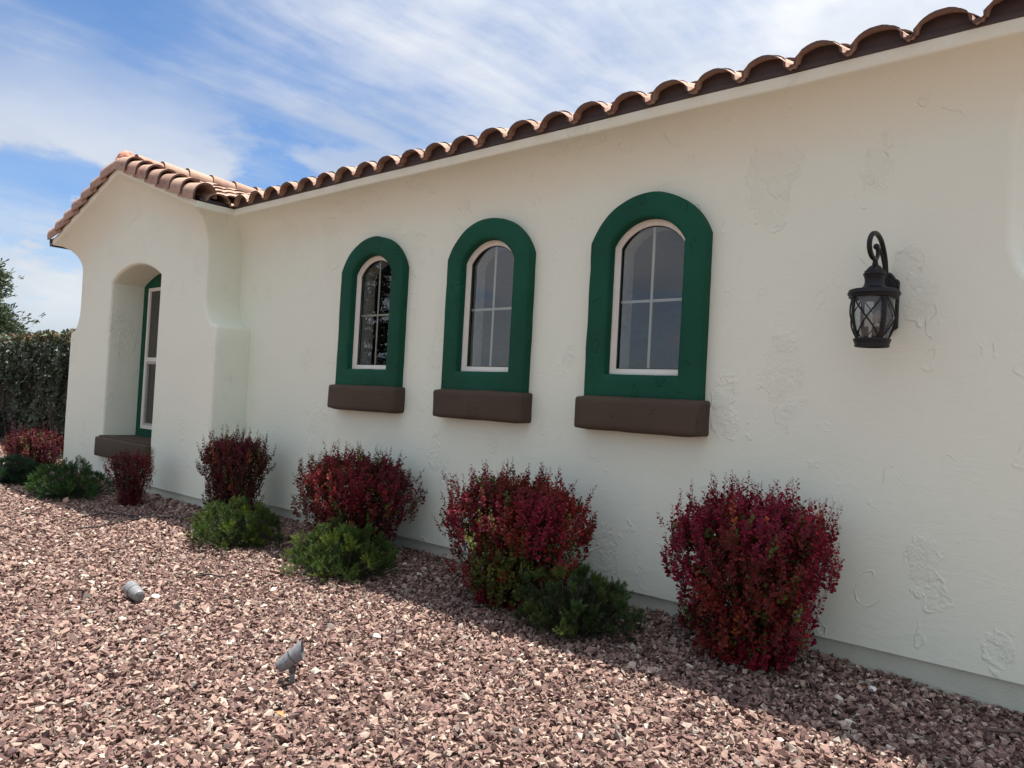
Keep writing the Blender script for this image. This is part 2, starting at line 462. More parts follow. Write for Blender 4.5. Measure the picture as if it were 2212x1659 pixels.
def build_gravel():
    # angular stone shapes: hulls of a few random points
    shapes = []
    for s in range(26):
        bm = bmesh.new()
        k = 5 if s < 6 else (6 if s < 16 else 8)
        for i in range(k):
            v = Vector(RNG.normal(size=3)); v.normalize()
            v *= 0.85 + 0.45 * RNG.random()
            bm.verts.new((v.x, v.y * (0.50 + 0.30 * RNG.random()), v.z * (0.42 + 0.25 * RNG.random())))
        bmesh.ops.convex_hull(bm, input=bm.verts)
        loose = [v for v in bm.verts if not v.link_faces]
        bmesh.ops.delete(bm, geom=loose, context='VERTS')
        bmesh.ops.triangulate(bm, faces=bm.faces)
        bm.verts.index_update()
        shapes.append((np.array([v.co for v in bm.verts], np.float32), np.array([[v.index for v in f.verts] for f in bm.faces], np.int32)))
        bm.free()
    # scatter over the part of the bed the camera (and a step to each side) can see
    iR = np.array(RM).T
    pts = []
    def put(x0, x1, y0, y1, dens, size):
        n = int((x1 - x0) * (y1 - y0) * dens)
        x = RNG.uniform(x0, x1, n); y = RNG.uniform(y0, y1, n)
        d = np.stack([x, y + 4.3, np.full(n, -1.333)], 1) @ iR.T
        u = 1106 + 1640 * d[:, 0] / np.maximum(d[:, 2], 0.01); v = 829.5 + 1640 * d[:, 1] / np.maximum(d[:, 2], 0.01)
        ok = (d[:, 2] > 0.5) & (u > -700) & (u < 2500) & (v < 1950)
        ok &= ~((x > -7.5) & (y > 0.02)) & ~((x > -11.5) & (x < -7.45) & (y > -0.375))
        pts.append(np.stack([x[ok], y[ok], np.full(ok.sum(), size), d[ok][:, 2]], 1))
    put(-6.0, 0.8, -4.6, 0.02, 3000, 0.0155)
    put(-9.5, -6.0, -5.2, 0.02, 1900, 0.0180)
    put(-18.0, -9.5, -5.8, 1.6, 900, 0.0235)
    P = np.concatenate(pts)
    n = len(P)
    sc = P[:, 2] * np.exp(RNG.normal(0, 0.40, n)).clip(0.40, 2.1)
    idx = RNG.integers(0, len(shapes), n)
    yaw = RNG.uniform(0, 2 * PI, n); tx = RNG.normal(0, 0.40, n); ty = RNG.normal(0, 0.40, n)
    zb = np.array([gz(a, b) for a, b in P[:, :2]]) + RNG.uniform(-0.012, 0.006, n)
    VV, FF, off = [], [], 0
    for s, (sv, sf) in enumerate(shapes):
        q = np.where(idx == s)[0]
        if not len(q): continue
        cy, sy = np.cos(yaw[q]), np.sin(yaw[q]); cx_, sx_ = np.cos(tx[q]), np.sin(tx[q]); c2, s2 = np.cos(ty[q]), np.sin(ty[q])
        X, Y, Z = sv[:, 0][None], sv[:, 1][None], sv[:, 2][None]
        Y1 = Y * cx_[:, None] - Z * sx_[:, None]; Z1 = Y * sx_[:, None] + Z * cx_[:, None]
        X2 = X * c2[:, None] + Z1 * s2[:, None]; Z2 = -X * s2[:, None] + Z1 * c2[:, None]
        X3 = X2 * cy[:, None] - Y1 * sy[:, None]; Y3 = X2 * sy[:, None] + Y1 * cy[:, None]
        S = sc[q][:, None]
        v = np.stack([X3 * S + P[q, 0][:, None], Y3 * S + P[q, 1][:, None], Z2 * S + zb[q][:, None]], 2)
        m_ = len(sv)
        f = sf[None] + (np.arange(len(q)) * m_)[:, None, None] + off
        VV.append(v.reshape(-1, 3)); FF.append(f.reshape(-1, 3)); off += len(q) * m_
    V = np.concatenate(VV); F = np.concatenate(FF)
    print('gravel stones', n, 'tris', len(F))
    o = np_mesh('gravel', V, F, M_GRAVEL)
    setp(o, 'loose angular pink and brown gravel covering the bed before the house', 'gravel', kind='stuff')
build_gravel()

# ------------------------------------------------------------------ the house shell
SL = 0.33                       # roof slope 4:12
CZ0, CH, COFF = 2.78, 0.335, 0.28   # cove start, height, projection
BANDH = 0.067
house = thing('house', (0, 0, 0), 'cream stucco house with clay tile roof and green arched window surrounds', 'house')

def wob(x, z, s=0.0):
    return 0.0045 * mnoise.noise(Vector((x * 1.1 + s, z * 1.3, 0.7))) + 0.002 * mnoise.noise(Vector((x * 3.1, z * 3.7 + s, 2.7)))

def arch(cx, hw, zb, zs, zt, n=22, nside=7, nb=6):
    """closed contour, counter-clockwise seen from -y (x right, z up), starts bottom left"""
    rise = max(zt - zs, 1e-3)
    Rr = (hw * hw + rise * rise) / (2 * rise); zc = zt - Rr
    a = math.asin(min(1, hw / Rr)) if rise < hw else PI - math.asin(min(1, hw / Rr))
    P = [(cx - hw + 2 * hw * i / nb, zb) for i in range(nb)]
    P += [(cx + hw, zb + (zs - zb) * i / nside) for i in range(nside)]
    P += [(cx + Rr * math.sin(a - 2 * a * i / n), zc + Rr * math.cos(a - 2 * a * i / n)) for i in range(n)]
    P += [(cx - hw, zs - (zs - zb) * i / nside) for i in range(nside)]
    return P

def inside(p, poly):
    x, y = p; c = False; j = len(poly) - 1
    for i in range(len(poly)):
        xi, yi = poly[i]; xj, yj = poly[j]
        if (yi > y) != (yj > y) and x < (xj - xi) * (y - yi) / (yj - yi) + xi: c = not c
        j = i
    return c

ZB = 0.138
def profile(hm, hb):
    """(half width, z) from the bottom up to the cove, buttress below and narrow above"""
    P = [(hb, z) for z in np.linspace(ZB, 1.925, 14)]
    for a in (25, 50, 75): P.append((hb - 0.03 * (1 - math.cos(R(a))) - 0.004, 1.925 + 0.032 * math.sin(R(a))))
    for ph in np.linspace(86, 0, 13):
        P.append((hm + (hb - 0.036 - hm) * (1 - math.cos(R(ph))), 2.29 - 0.328 * math.sin(R(ph))))
    P += [(hm, z) for z in np.linspace(2.29, CZ0, 6)[1:]]
    return P

def block(name, c, profL, profR, yf, slope, holes, yback_l, yback_r, seed=0.0, step=0.11, rL=0.028, rR=0.028):
    """stucco block: front sheet at yf with holes, rounded corners, side faces, and a cavetto cove under the eave"""
    V, F = [], []
    def nrm(prof, i):
        a = prof[max(i - 1, 0)]; b = prof[min(i + 1, len(prof) - 1)]
        dx, dz = b[0] - a[0], b[1] - a[1]; l = math.hypot(dx, dz) or 1
        return (dz / l, -dx / l)
    zs = [p[1] for p in profL]
    L, Rt = [], []
    for i in range(len(zs)):
        n = nrm(profL, i); L.append((c - (profL[i][0] - rL * n[0]), profL[i][1] - rL * n[1] if 0 < i < len(zs) - 1 else profL[i][1]))
        n = nrm(profR, i); Rt.append((c + (profR[i][0] - rR * n[0]), profR[i][1] - rR * n[1] if 0 < i < len(zs) - 1 else profR[i][1]))
    # top polyline of the lower sheet follows the roof slope
    NU = 57
    us = np.linspace(-1, 1, NU)
    def topz(x, hwl, hwr, ze):
        return ze + (slope * min(x - (c - hwl), (c + hwr) - x) if slope else 0.0)
    hl, hr = profL[-1][0], profR[-1][0]
    top = []
    for u in us:
        x = c + (u * (hr - rR) if u > 0 else u * (hl - rL))
        top.append((x, topz(x, hl, hr, CZ0) if abs(u) < 1 else CZ0))
    bot = [(L[0][0] + (Rt[0][0] - L[0][0]) * i / 30, ZB) for i in range(31)]
    outer = bot + Rt[1:-1] + top[::-1] + L[1:-1][::-1]
    pts = [Vector(p) for p in outer]; edges = [(i, (i + 1) % len(outer)) for i in range(len(outer))]
    for h in holes:
        o = len(pts); pts += [Vector(p) for p in h]; edges += [(o + i, o + (i + 1) % len(h)) for i in range(len(h))]
    x0, x1 = L[0][0], Rt[0][0]
    zmx = max(p[1] for p in top)
    for x in np.arange(x0 + step / 2, x1, step):
        for z in np.arange(ZB + step / 2, zmx, step):
            p = (x + 0.01 * math.sin(z * 31), z)
            if not inside(p, outer): continue
            dmin = min(math.hypot(p[0] - q[0], p[1] - q[1]) for q in outer)
            if dmin < step * 0.45: continue
            bad = False
            for h in holes:
                if inside(p, h) or min(math.hypot(p[0] - q[0], p[1] - q[1]) for q in h) < step * 0.4: bad = True; break
            if not bad: pts.append(Vector(p))
    res = geometry.delaunay_2d_cdt(pts, edges, [], 0, 1e-6)
    ov, of = res[0], res[2]
    def fy(x, z):
        k = 1.0
        return yf + wob(x, z, seed) * k
    V += [Vector((p.x, fy(p.x, p.y), p.y)) for p in ov]
    for f in of:
        cxm = sum(ov[i].x for i in f) / 3; czm = sum(ov[i].y for i in f) / 3
        if inside((cxm, czm), outer) and not any(inside((cxm, czm), h) for h in holes):
            F.append(tuple(f) if (ov[f[1]] - ov[f[0]]).cross(ov[f[2]] - ov[f[0]]) > 0 else tuple(reversed(f)))
    # grid helper
    def grid(rows, flip=False):
        o = len(V); n = len(rows[0])
        for r_ in rows: V.extend([Vector(p) for p in r_])
        for i in range(len(rows) - 1):
            for j in range(n - 1):
                q = (o + i * n + j, o + i * n + j + 1, o + (i + 1) * n + j + 1, o + (i + 1) * n + j)
                F.append(q[::-1] if flip else q)
    # corner + side strips of the lower part
    for sgn, prof, ins, yb, r in ((1, profR, Rt, yback_r, rR), (-1, profL, L, yback_l, rL)):
        rows = []
        for i, p in enumerate(prof):
            n = nrm(prof, i); bx, bz = ins[i]
            y0 = fy(bx, bz)
            row = []
            for a in (0, 22, 45, 68, 90):
                s_, c_ = math.sin(R(a)), math.cos(R(a))
                row.append((bx + sgn * r * n[0] * s_, y0 + r * (1 - c_), bz + r * n[1] * s_ if 0 < i < len(prof) - 1 else bz))
            xe, ze = row[-1][0], row[-1][2]
            ys = np.linspace(y0 + r, yb, max(3, int(abs(yb - yf) / 0.15)))[1:]
            row += [(xe + sgn * wob(yy * 1.3, ze, seed + 5), yy, ze) for yy in ys]
            rows.append(row)
        grid(rows, flip=(sgn < 0))
    # bottom lip turned in over the plinth
    rows = [[(p[0], fy(p[0], ZB), ZB) for p in bot], [(p[0], yf + 0.05, ZB - 0.004) for p in bot]]
    grid(rows, flip=True)
    # cove, band
    rows = []
    ths = [0, 8, 16, 25, 34, 43, 52, 61, 70, 78, 85, 90]
    lev = [(COFF * (1 - math.cos(R(a))), CH * math.sin(R(a)), 1 - a / 90) for a in ths]
    lev += [(COFF + 0.006, CH + 0.002, 0), (COFF + 0.012, CH + 0.010, 0), (COFF + 0.013, CH + BANDH, 0), (COFF - 0.15, CH + BANDH + 0.004, 0)]
    for off, dz, k in lev:
        row = []
        w_l, w_r = hl + (off if slope else 0.0), hr + off
        def P(u, yy=None):
            x = c + (u * w_r if u > 0 else u * w_l)
            return x
        y = yf - off
        ze = CZ0 + dz
        rl, rr = max(rL * k, 0.0015), max(rR * k, 0.0015)
        ysl = np.linspace(0, 1, 10)
        for t_ in ysl[::-1][:-1]:
            row.append((c - w_l, y + rl + (yback_l - y - rl) * t_, ze))
        for a in (90, 60, 30):
            row.append((c - w_l + rl * (1 - math.sin(R(a))), y + rl * (1 - math.cos(R(a))), ze))
        for i, u in enumerate(us):
            x = c + (u * (w_r - rr) if u > 0 else u * (w_l - rl))
            z = topz(x, w_l, w_r, ze) if 0 < i < NU - 1 else ze
            row.append((x, y + wob(x, z, seed) * 1.4, z + 1.2 * wob(x * 0.7, y, seed + 3) * min(1, dz * 8)))
        for a in (30, 60, 90):
            row.append((c + w_r - rr * (1 - math.sin(R(a))), y + rr * (1 - math.cos(R(a))), ze))
        for t_ in ysl[1:]:
            row.append((c + w_r, y + rr + (yback_r - y - rr) * t_, ze))
        rows.append(row)
    grid(rows)
    return V, F, fy

# ---- wing
WC, WF = -9.508, -0.396
wingprof = profile(1.742, 2.02)
nic = arch(-9.54, 0.715, 0.585, 2.585, 2.765, n=22, nside=14)
Vw, Fw, fyw = block('wing', WC, wingprof, wingprof, WF, SL, [nic], 3.0, 0.06, seed=11.0)
# niche reveal with rounded edge
nic_in = arch(-9.54, 0.69, 0.61, 2.565, 2.742, n=22, nside=14)
o = len(Vw); K = len(nic)
levels = [(0.0, 0.0), (0.3, 0.003), (0.6, 0.010), (0.88, 0.020), (1.0, 0.035), (1.0, 0.15), (1.0, 0.28), (1.0, 0.43)]
for a, dy in levels:
    for p, q in zip(nic, nic_in):
        x = p[0] + (q[0] - p[0]) * a; z = p[1] + (q[1] - p[1]) * a
        yy = fyw(p[0], p[1]) if dy == 0 else WF + dy
        Vw.append(Vector((x, yy, z)))
for i in range(len(levels) - 1):
    for j in range(K):
        Fw.append((o + i * K + j, o + i * K + (j + 1) % K, o + (i + 1) * K + (j + 1) % K, o + (i + 1) * K + j)[::-1])
wingwall = mk('wing_wall', Vw, Fw, M_WALL, house, angle=50)
wingwall['label'] = 'cream gabled end wall of the house with a deep arched niche'

# ---- main wall
MR = 7.297                                   # half extents about c = -7.9 (left edge straight)
c0 = -4.25
profR = [(p[0] - 1.742 + 3.647, p[1]) for p in profile(1.742, 2.02)]
profLm = [(3.65, p[1]) for p in profR]
WX = [-5.405, -3.998, -2.592]
def hole(xc):
    z = 1.333
    return [(xc - .33, z + .14), (xc, z + .14), (xc + .33, z + .14), (xc + .33, z + .6), (xc + .33, z + 1.12), (xc + .18, z + 1.27), (xc - .18, z + 1.27), (xc - .33, z + 1.12), (xc - .33, z + .6)]
Vm, Fm, fym = block('main', c0, profLm, profR, 0.0, 0.0, [hole(x) for x in WX], 0.03, 6.5, seed=3.0, rL=0.001)
mainwall = mk('main_wall', Vm, Fm, M_WALL, house, angle=50)

# ---- plinth, recessed under the stucco lip
bm = box_bm(-7.6, -0.36, 0.022, 0.3, -0.3, 0.146)
box_bm(WC - 1.985, WC + 1.985, WF + 0.022, 0.2, -0.3, 0.1465, bm=bm)
box_bm(WC - 1.985, WC - 1.7, 0.0, 3.0, -0.3, 0.1462, bm=bm)
box_bm(-0.8, -0.358, 0.1, 6.4, -0.3, 0.1468, bm=bm)
pli = from_bm('plinth', bm, M_PLINTH, house, smooth=False)
pli['label'] = 'low recessed cement plinth between the wall and the gravel'

# ---- interior shell so the windows look into dim rooms
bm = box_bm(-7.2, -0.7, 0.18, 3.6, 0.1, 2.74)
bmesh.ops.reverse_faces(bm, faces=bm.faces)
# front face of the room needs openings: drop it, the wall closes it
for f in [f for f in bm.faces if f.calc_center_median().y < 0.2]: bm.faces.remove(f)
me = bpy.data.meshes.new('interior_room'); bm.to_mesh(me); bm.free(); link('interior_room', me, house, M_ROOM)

# ------------------------------------------------------------------ arched windows
def ring_faces(V, F, contours, flip=False):
    K = len(contours[0]); o = len(V)
    for c_ in contours: V.extend(Vector(p) for p in c_)
    for i in range(len(contours) - 1):
        for j in range(K):
            q = (o + i * K + j, o + i * K + (j + 1) % K, o + (i + 1) * K + (j + 1) % K, o + (i + 1) * K + j)
            F.append(q[::-1] if flip else q)

ZO = 1.333
def lerp_c(A, B, f): return [(a[0] + (b[0] - a[0]) * f, a[1] + (b[1] - a[1]) * f) for a, b in zip(A, B)]
def toward(A, B, d):
    out = []
    for a, b in zip(A, B):
        l = math.hypot(b[0] - a[0], b[1] - a[1]) or 1
        out.append((a[0] + (b[0] - a[0]) * d / l, a[1] + (b[1] - a[1]) * d / l))
    return out

def lift(Cn, y, seed=0, amp=0.0):
    return [(p[0] + amp * mnoise.noise(Vector((p[0] * 6, p[1] * 6, seed))), y + 0.8 * amp * mnoise.noise(Vector((p[0] * 5, p[1] * 5, seed + 4))), p[1] + amp * mnoise.noise(Vector((p[0] * 6, p[1] * 6, seed + 9)))) for p in Cn]

def arched_window(xc, k, label):
    n, ns, nb = 30, 12, 10
    O = arch(xc, 0.433, ZO + 0.03, ZO + 1.10, ZO + 1.398, n, ns, nb)
    I = arch(xc, 0.272, ZO + 0.212, ZO + 1.070, ZO + 1.232, n, ns, nb)
    T = -0.076
    V, F = [], []
    A = 0.006
    s = 3.3 * k
    rows = [lift(O, 0.02, s), lift(O, -0.02, s, A), lift(O, T + 0.015, s, A), lift(toward(O, I, 0.0045), T + 0.005, s, A), lift(toward(O, I, 0.015), T, s, A)]
    for f in (0.3, 0.5, 0.7): rows.append(lift(lerp_c(O, I, f), T - 0.002, s, A))
    rows += [lift(toward(I, O, 0.019), T + 0.001, s, A * 0.6), lift(toward(I, O, 0.006), T + 0.008, s, A * 0.6), lift(I, T + 0.022, s, A * 0.5), lift(I, 0.0, s, 0.002), lift(I, 0.06, s)]
    ring_faces(V, F, rows)
    w_ = mk('window', V, F, M_GREEN, house, angle=60)
    w_['label'] = label
    # vinyl frame: contours stepping in
    def fc(d): return arch(xc, 0.285 - d, ZO + 0.205 + d, ZO + 1.065, ZO + 1.243 - d, n, ns, nb)
    V, F = [], []
    st = [(0.0, 0.05), (0.0, -0.006), (0.002, -0.010), (0.020, -0.010), (0.022, -0.007), (0.022, 0.006), (0.024, 0.009), (0.044, 0.009), (0.047, 0.012), (0.047, 0.030)]
    ring_faces(V, F, [lift(fc(d), y) for d, y in st])
    mk('frame', V, F, M_VINYL, w_, angle=35)
    V, F = [], []
    ring_faces(V, F, [lift(fc(d), y) for d, y in [(0.0465, 0.018), (0.051, 0.019), (0.053, 0.024), (0.053, 0.045)]])
    mk('gasket', V, F, M_GASKET, w_, angle=35)
    g = fc(0.050)
    for nm, y, mt in (('glass_pane', 0.024, M_GLASS),):
        Vg = [(p[0], y, p[1]) for p in g] + [(p[0], y + 0.004, p[1]) for p in g]
        K = len(g)
        Fg = [tuple(range(K))[::1], tuple(range(2 * K - 1, K - 1, -1))] + [(j, j + K, (j + 1) % K + K, (j + 1) % K) for j in range(K)]
        mk(nm, Vg, Fg, mt, w_, smooth=False)
    # grille bars between the panes
    zt = ZO + 1.243 - 0.048
    mb = box_bm(xc - 0.0095, xc + 0.0095, 0.0325, 0.040, ZO + 0.255, zt, 0.002, 2); from_bm('muntin', mb, M_MUNTIN, w_)
    mb = box_bm(xc - 0.236, xc - 0.0096, 0.0325, 0.040, ZO + 0.694, ZO + 0.713, 0.002, 2)
    box_bm(xc + 0.0096, xc + 0.236, 0.0325, 0.040, ZO + 0.694, ZO + 0.713, 0.002, 2, bm=mb)
    from_bm('muntin', mb, M_MUNTIN, w_)
    # plaster reveal inside
    V, F = [], []
    ring_faces(V, F, [lift(fc(-0.002), 0.052), lift(fc(0.045), 0.053), lift(fc(0.045), 0.18), lift(fc(-0.12), 0.181)])
    mk('inner_reveal', V, F, M_INT, w_, angle=35)
    # sill
    sb = bmesh.new()
    bx = box_bm(xc - 0.468, xc + 0.468, -0.130, 0.02, 1.170, 1.402)
    bmesh.ops.subdivide_edges(bx, edges=bx.edges[:], cuts=10, use_grid_fill=True)
    for v in bx.verts:
        x, y, z = v.co
        fx = max(0, abs(x - xc) - 0.438) / 0.030; fyy = max(0, -0.100 - y) / 0.030; fz = max(0, abs(z - 1.286) - 0.088) / 0.028
        q = Vector((fx if y < 0.0 else fx, fyy, fz)); l = max(q.length, 1e-9); mx_ = max(q)
        if mx_ > 0:
            r_ = mx_ / l
            v.co.x = x - (1 - r_) * fx * 0.030 * (1 if x > xc else -1)
            v.co.y = y + (1 - r_) * fyy * 0.030
            v.co.z = z - (1 - r_) * fz * 0.028 * (1 if z > 1.286 else -1)
        # hand-made unevenness, top slopes to the front
        nn = 0.007
        v.co.x += nn * mnoise.noise(Vector((x * 5, z * 5, k))); v.co.y += nn * mnoise.noise(Vector((x * 4, z * 5, k + 3))); v.co.z += nn * mnoise.noise(Vector((x * 5, y * 5, k + 7)))
        if z > 1.34: v.co.z -= 0.10 * max(0, -0.05 - y)
    sb.free()
    from_bm('sill', bx, M_BROWN, w_, angle=180)
    return w_
arched_window(WX[0], 1, 'arched window with a dark conifer reflected in its glass, nearest the gabled wing')
arched_window(WX[1], 2, 'arched window between its two neighbours, green surround and brown sill')
arched_window(WX[2], 3, 'arched window nearest the black wall lantern, green surround and brown sill')

# ------------------------------------------------------------------ niche window
nw_o = arch(-9.54, 0.70, 0.60, 2.565, 2.75, 22, 14, 6)
V = [(p[0], 0.02, p[1]) for p in nw_o]
def rect_c(x0, x1, z0, z1, n=22, nside=14, nb=6):
    P = [(x0 + (x1 - x0) * i / nb, z0) for i in range(nb)] + [(x1, z0 + (z1 - z0) * i / nside) for i in range(nside)]
    P += [(x1 - (x1 - x0) * i / n, z1) for i in range(n)] + [(x0, z1 - (z1 - z0) * i / nside) for i in range(nside)]
    return P
V, F = [], []
fr0 = (-10.055, -8.955, 0.725, 2.535)
ring_faces(V, F, [lift(nw_o, 0.015), lift(rect_c(*fr0), 0.012), lift(rect_c(*fr0), 0.05)])
nwin = mk('window', V, F, M_GREEN, house, angle=35)
nwin['label'] = 'tall rectangular window with green surround set deep in the arched niche'
def rc(d, y): return lift(rect_c(fr0[0] + d, fr0[1] - d, fr0[2] + d, fr0[3] - d), y)
V, F = [], []
ring_faces(V, F, [rc(-0.001, 0.03), rc(-0.001, -0.004), rc(0.038, -0.004), rc(0.04, -0.001), rc(0.04, 0.04)])
mk('frame', V, F, M_VINYL, nwin, angle=35)
bm = box_bm(fr0[0] + 0.04, fr0[1] - 0.04, -0.001, 0.035, 1.585, 1.640, 0.004)
from_bm('meeting_rail', bm, M_VINYL, nwin)
V, F = [], []
x0, x1, z0, z1 = fr0[0] + 0.04, fr0[1] - 0.04, fr0[2] + 0.04, 1.585
def rr_(d, y): return lift(rect_c(x0 + d, x1 - d, z0 + d, z1 - d), y)
ring_faces(V, F, [rr_(0, 0.006), rr_(0.03, 0.006), rr_(0.032, 0.035)])
mk('sash', V, F, simple('aluminium_screen_frame', (0.42, 0.40, 0.38), 0.45), nwin, angle=35)
for (a, b, y) in ((z0 + 0.03, z1 - 0.03, 0.03), (1.640, fr0[3] - 0.04, 0.02)):
    bm = box_bm(x0, x1, y, y + 0.004, a, b); from_bm('glass_pane', bm, M_NICHE, nwin, smooth=False)
for z in (2.10, 1.13):
    bm = box_bm(x0, x1, 0.026 if z > 2 else 0.036, 0.034 if z > 2 else 0.044, z - 0.009, z + 0.009, 0.002); from_bm('muntin', bm, M_MUNTIN, nwin)
bm = box_bm(-10.2, -8.9, 0.35, 0.37, 0.6, 2.7); from_bm('curtain', bm, simple('grey_curtain', (0.045, 0.04, 0.036), 0.9), nwin, smooth=False)
# sill block reaching into the niche
bx = box_bm(-10.285, -8.80, -0.462, -0.40, 0.362, 0.602, 0.022, 3)
box_bm(-10.235, -8.845, -0.43, 0.03, 0.52, 0.620, bm=bx)
for v in bx.verts:
    v.co.z += 0.006 * mnoise.noise(v.co * 4.0); v.co.y += 0.005 * mnoise.noise(v.co * 3.0)
from_bm('sill', bx, M_BROWN, nwin, angle=50)

# ------------------------------------------------------------------ roof
Z_BT = CZ0 + CH + BANDH                       # top of the stucco band, 3.182
roof_v, roof_f = [], []
def quad(a, b, c_, d): 
    o = len(roof_v); roof_v.extend([a, b, c_, d]); roof_f.append((o, o + 1, o + 2, o + 3))
ze = Z_BT + 0.012
def mz(y): return ze + SL * (y + 0.29)
xe = WC + 2.02
for dz in (0.0, 0.03):
    quad((-9.5, -0.285, mz(-0.285) + dz), (-0.05, -0.285, mz(-0.285) + dz), (-0.05, 4, mz(4) + dz), (-9.5, 4, mz(4) + dz))
    quad((-9.5, 4, mz(4) + dz), (-0.05, 4, mz(4) + dz), (-0.05, 8.3, mz(-0.3) + dz), (-9.5, 8.3, mz(-0.3) + dz))
def wz_(x): return ze + SL * (2.02 - abs(x - WC)) - 0.004
for dz in (0.0, 0.03):
    quad((WC, -0.665, wz_(WC) + dz), (xe, -0.665, wz_(xe) + dz), (xe, 3.2, wz_(xe) + dz), (WC, 3.2, wz_(WC) + dz))
    quad((WC - 2.02, -0.665, wz_(xe) + dz), (WC, -0.665, wz_(WC) + dz), (WC, 3.2, wz_(WC) + dz), (WC - 2.02, 3.2, wz_(xe) + dz))
roof = mk('roof', roof_v, roof_f, M_FASCIA, house, smooth=False)
roof['label'] = 'low pitched roof of tan and terracotta barrel tiles'

# fascia board along the main eave: a lower strip and the recessed bird stop under the tiles
bm = box_bm(-7.50, -0.05, -0.300, -0.270, Z_BT + 0.002, Z_BT + 0.036, 0.003, 2)
from_bm('fascia', bm, M_FASCIA, roof)
bs_v = []; bs_n = 11
for yy in (-0.296, -0.275):
    bs_v += [(-0.125, yy, 0.0)] + [(-0.106 * math.cos(PI * i / (bs_n - 1)), yy, 0.014 + 0.082 * math.sin(PI * i / (bs_n - 1)) ** 0.85) for i in range(bs_n)] + [(0.175, yy, 0.014), (0.175, yy, 0.0)]
bk = len(bs_v) // 2
bs_me = bpy.data.meshes.new('bird_stop')
bs_me.from_pydata(bs_v, [], [tuple(range(bk))[::-1], tuple(range(bk, 2 * bk))] + [(i, (i + 1) % bk, (i + 1) % bk + bk, i + bk) for i in range(bk)])
bs_me.materials.append(M_FASCIA)
for k in range(-25, 9):
    bx_ = -2.60 + 0.29 * k
    if -7.50 < bx_ < -0.1:
        o = bpy.data.objects.new('bird_stop', bs_me); COL.objects.link(o); o.parent = roof; o.location = (bx_, 0, Z_BT + 0.0355)
bm = box_bm(xe - 0.01, xe + 0.02, -0.66, -0.28, Z_BT + 0.002, Z_BT + 0.037, 0.003, 2)
from_bm('fascia', bm, M_GUTTER, roof)
# gutter on the far left eave
V, F = [], []
gp = [(0.0, 0.05), (-0.02, -0.055), (-0.095, -0.055), (-0.115, 0.0), (-0.118, 0.055), (-0.112, 0.055), (-0.105, 0.0), (-0.09, -0.045), (-0.02, -0.045), (-0.006, 0.05)]
xg = WC - 2.035
for y in (-0.69, 3.1):
    for a, b in gp: V.append((xg + a, y, 3.16 + b))
K = len(gp)
for j in range(K): F.append((j, (j + 1) % K, (j + 1) % K + K, j + K))
F.append(tuple(range(K))); F.append(tuple(range(2 * K - 1, K - 1, -1)))
mk('gutter', V, F, M_GUTTER, roof, smooth=False)

# S tile: x across, y up the slope, z off the deck
def s_tile(seed):
    rn = random.Random(seed)
    W_, Lg, th = 0.29, 0.385, 0.016
    pr = []
    hw = 0.112
    for i in range(13):
        a = PI * i / 12
        pr.append((-hw * math.cos(a), 0.012 + 0.083 * math.sin(a) ** 0.85))
    pr = [(-0.132, 0.007)] + pr + [(0.136, 0.006), (0.160, 0.012), (0.180, 0.026)]
    V, F = [], []
    ny = 3
    n = len(pr)
    for layer in (0, 1):
        for j in range(ny + 1):
            y = Lg * j / ny
            tp = 1 - 0.06 * j / ny
            for i, (x, z) in enumerate(pr):
                if layer == 0: V.append((x * tp, y, z))
                else:
                    a_ = pr[max(i - 1, 0)]; b_ = pr[min(i + 1, n - 1)]
                    dx, dz = b_[0] - a_[0], b_[1] - a_[1]; l = math.hypot(dx, dz)
                    V.append(((x - dz / l * -th * -1) * tp, y, z - dx / l * th))
    m_ = n * (ny + 1)
    for j in range(ny):
        for i in range(n - 1):
            q = (j * n + i, j * n + i + 1, (j + 1) * n + i + 1, (j + 1) * n + i)
            F.append(q); F.append(tuple(v + m_ for v in q[::-1]))
    for i in range(n - 1):
        F.append((i, i + m_, i + 1 + m_, i + 1)); a = ny * n
        F.append((a + i, a + i + 1, a + i + 1 + m_, a + i + m_))
    for j in range(ny):
        F.append((j * n, (j + 1) * n, (j + 1) * n + m_, j * n + m_)); a = n - 1
        F.append((j * n + a, j * n + a + m_, (j + 1) * n + a + m_, (j + 1) * n + a))
    V = [(x + 0.0014 * rn.uniform(-1, 1), y + (0.002 * rn.uniform(-1, 1) if y > 0 else 0), z + 0.0014 * rn.uniform(-1, 1)) for x, y, z in V]
    me = bpy.data.meshes.new('roof_tile'); me.from_pydata(V, [], F)
    bm_ = bmesh.new(); bm_.from_mesh(me); bmesh.ops.recalc_face_normals(bm_, faces=bm_.faces); bm_.to_mesh(me); bm_.free()
    finish(me, True, 45); me.materials.append(M_TILE)
    return me
S_T = [s_tile(i) for i in range(4)]
ANG = math.atan(SL)
EXP = 0.31
tilt = math.atan(0.020 / EXP)
def put_tile(me, name, origin, xdir, updir, t_extra=0.0, flip=False):
    """xdir: across, updir: up the slope (unit, in the plane)"""
    X = Vector(xdir).normalized(); Y = Vector(updir).normalized(); Z = X.cross(Y).normalized()
    Y2 = (Y * math.cos(tilt + t_extra) - Z * math.sin(tilt + t_extra)).normalized(); Z2 = X.cross(Y2)
    o = bpy.data.objects.new(name, me); COL.objects.link(o); o.parent = roof
    M_ = Matrix((X, Y2, Z2)).transposed().to_4x4(); M_.translation = Vector(origin) + Z * 0.020
    o.matrix_world = M_
    return o
rt = random.Random(5)
ca, sa = math.cos(ANG), math.sin(ANG)
bumpx = [-2.60 + 0.29 * k for k in range(-25, 9)]
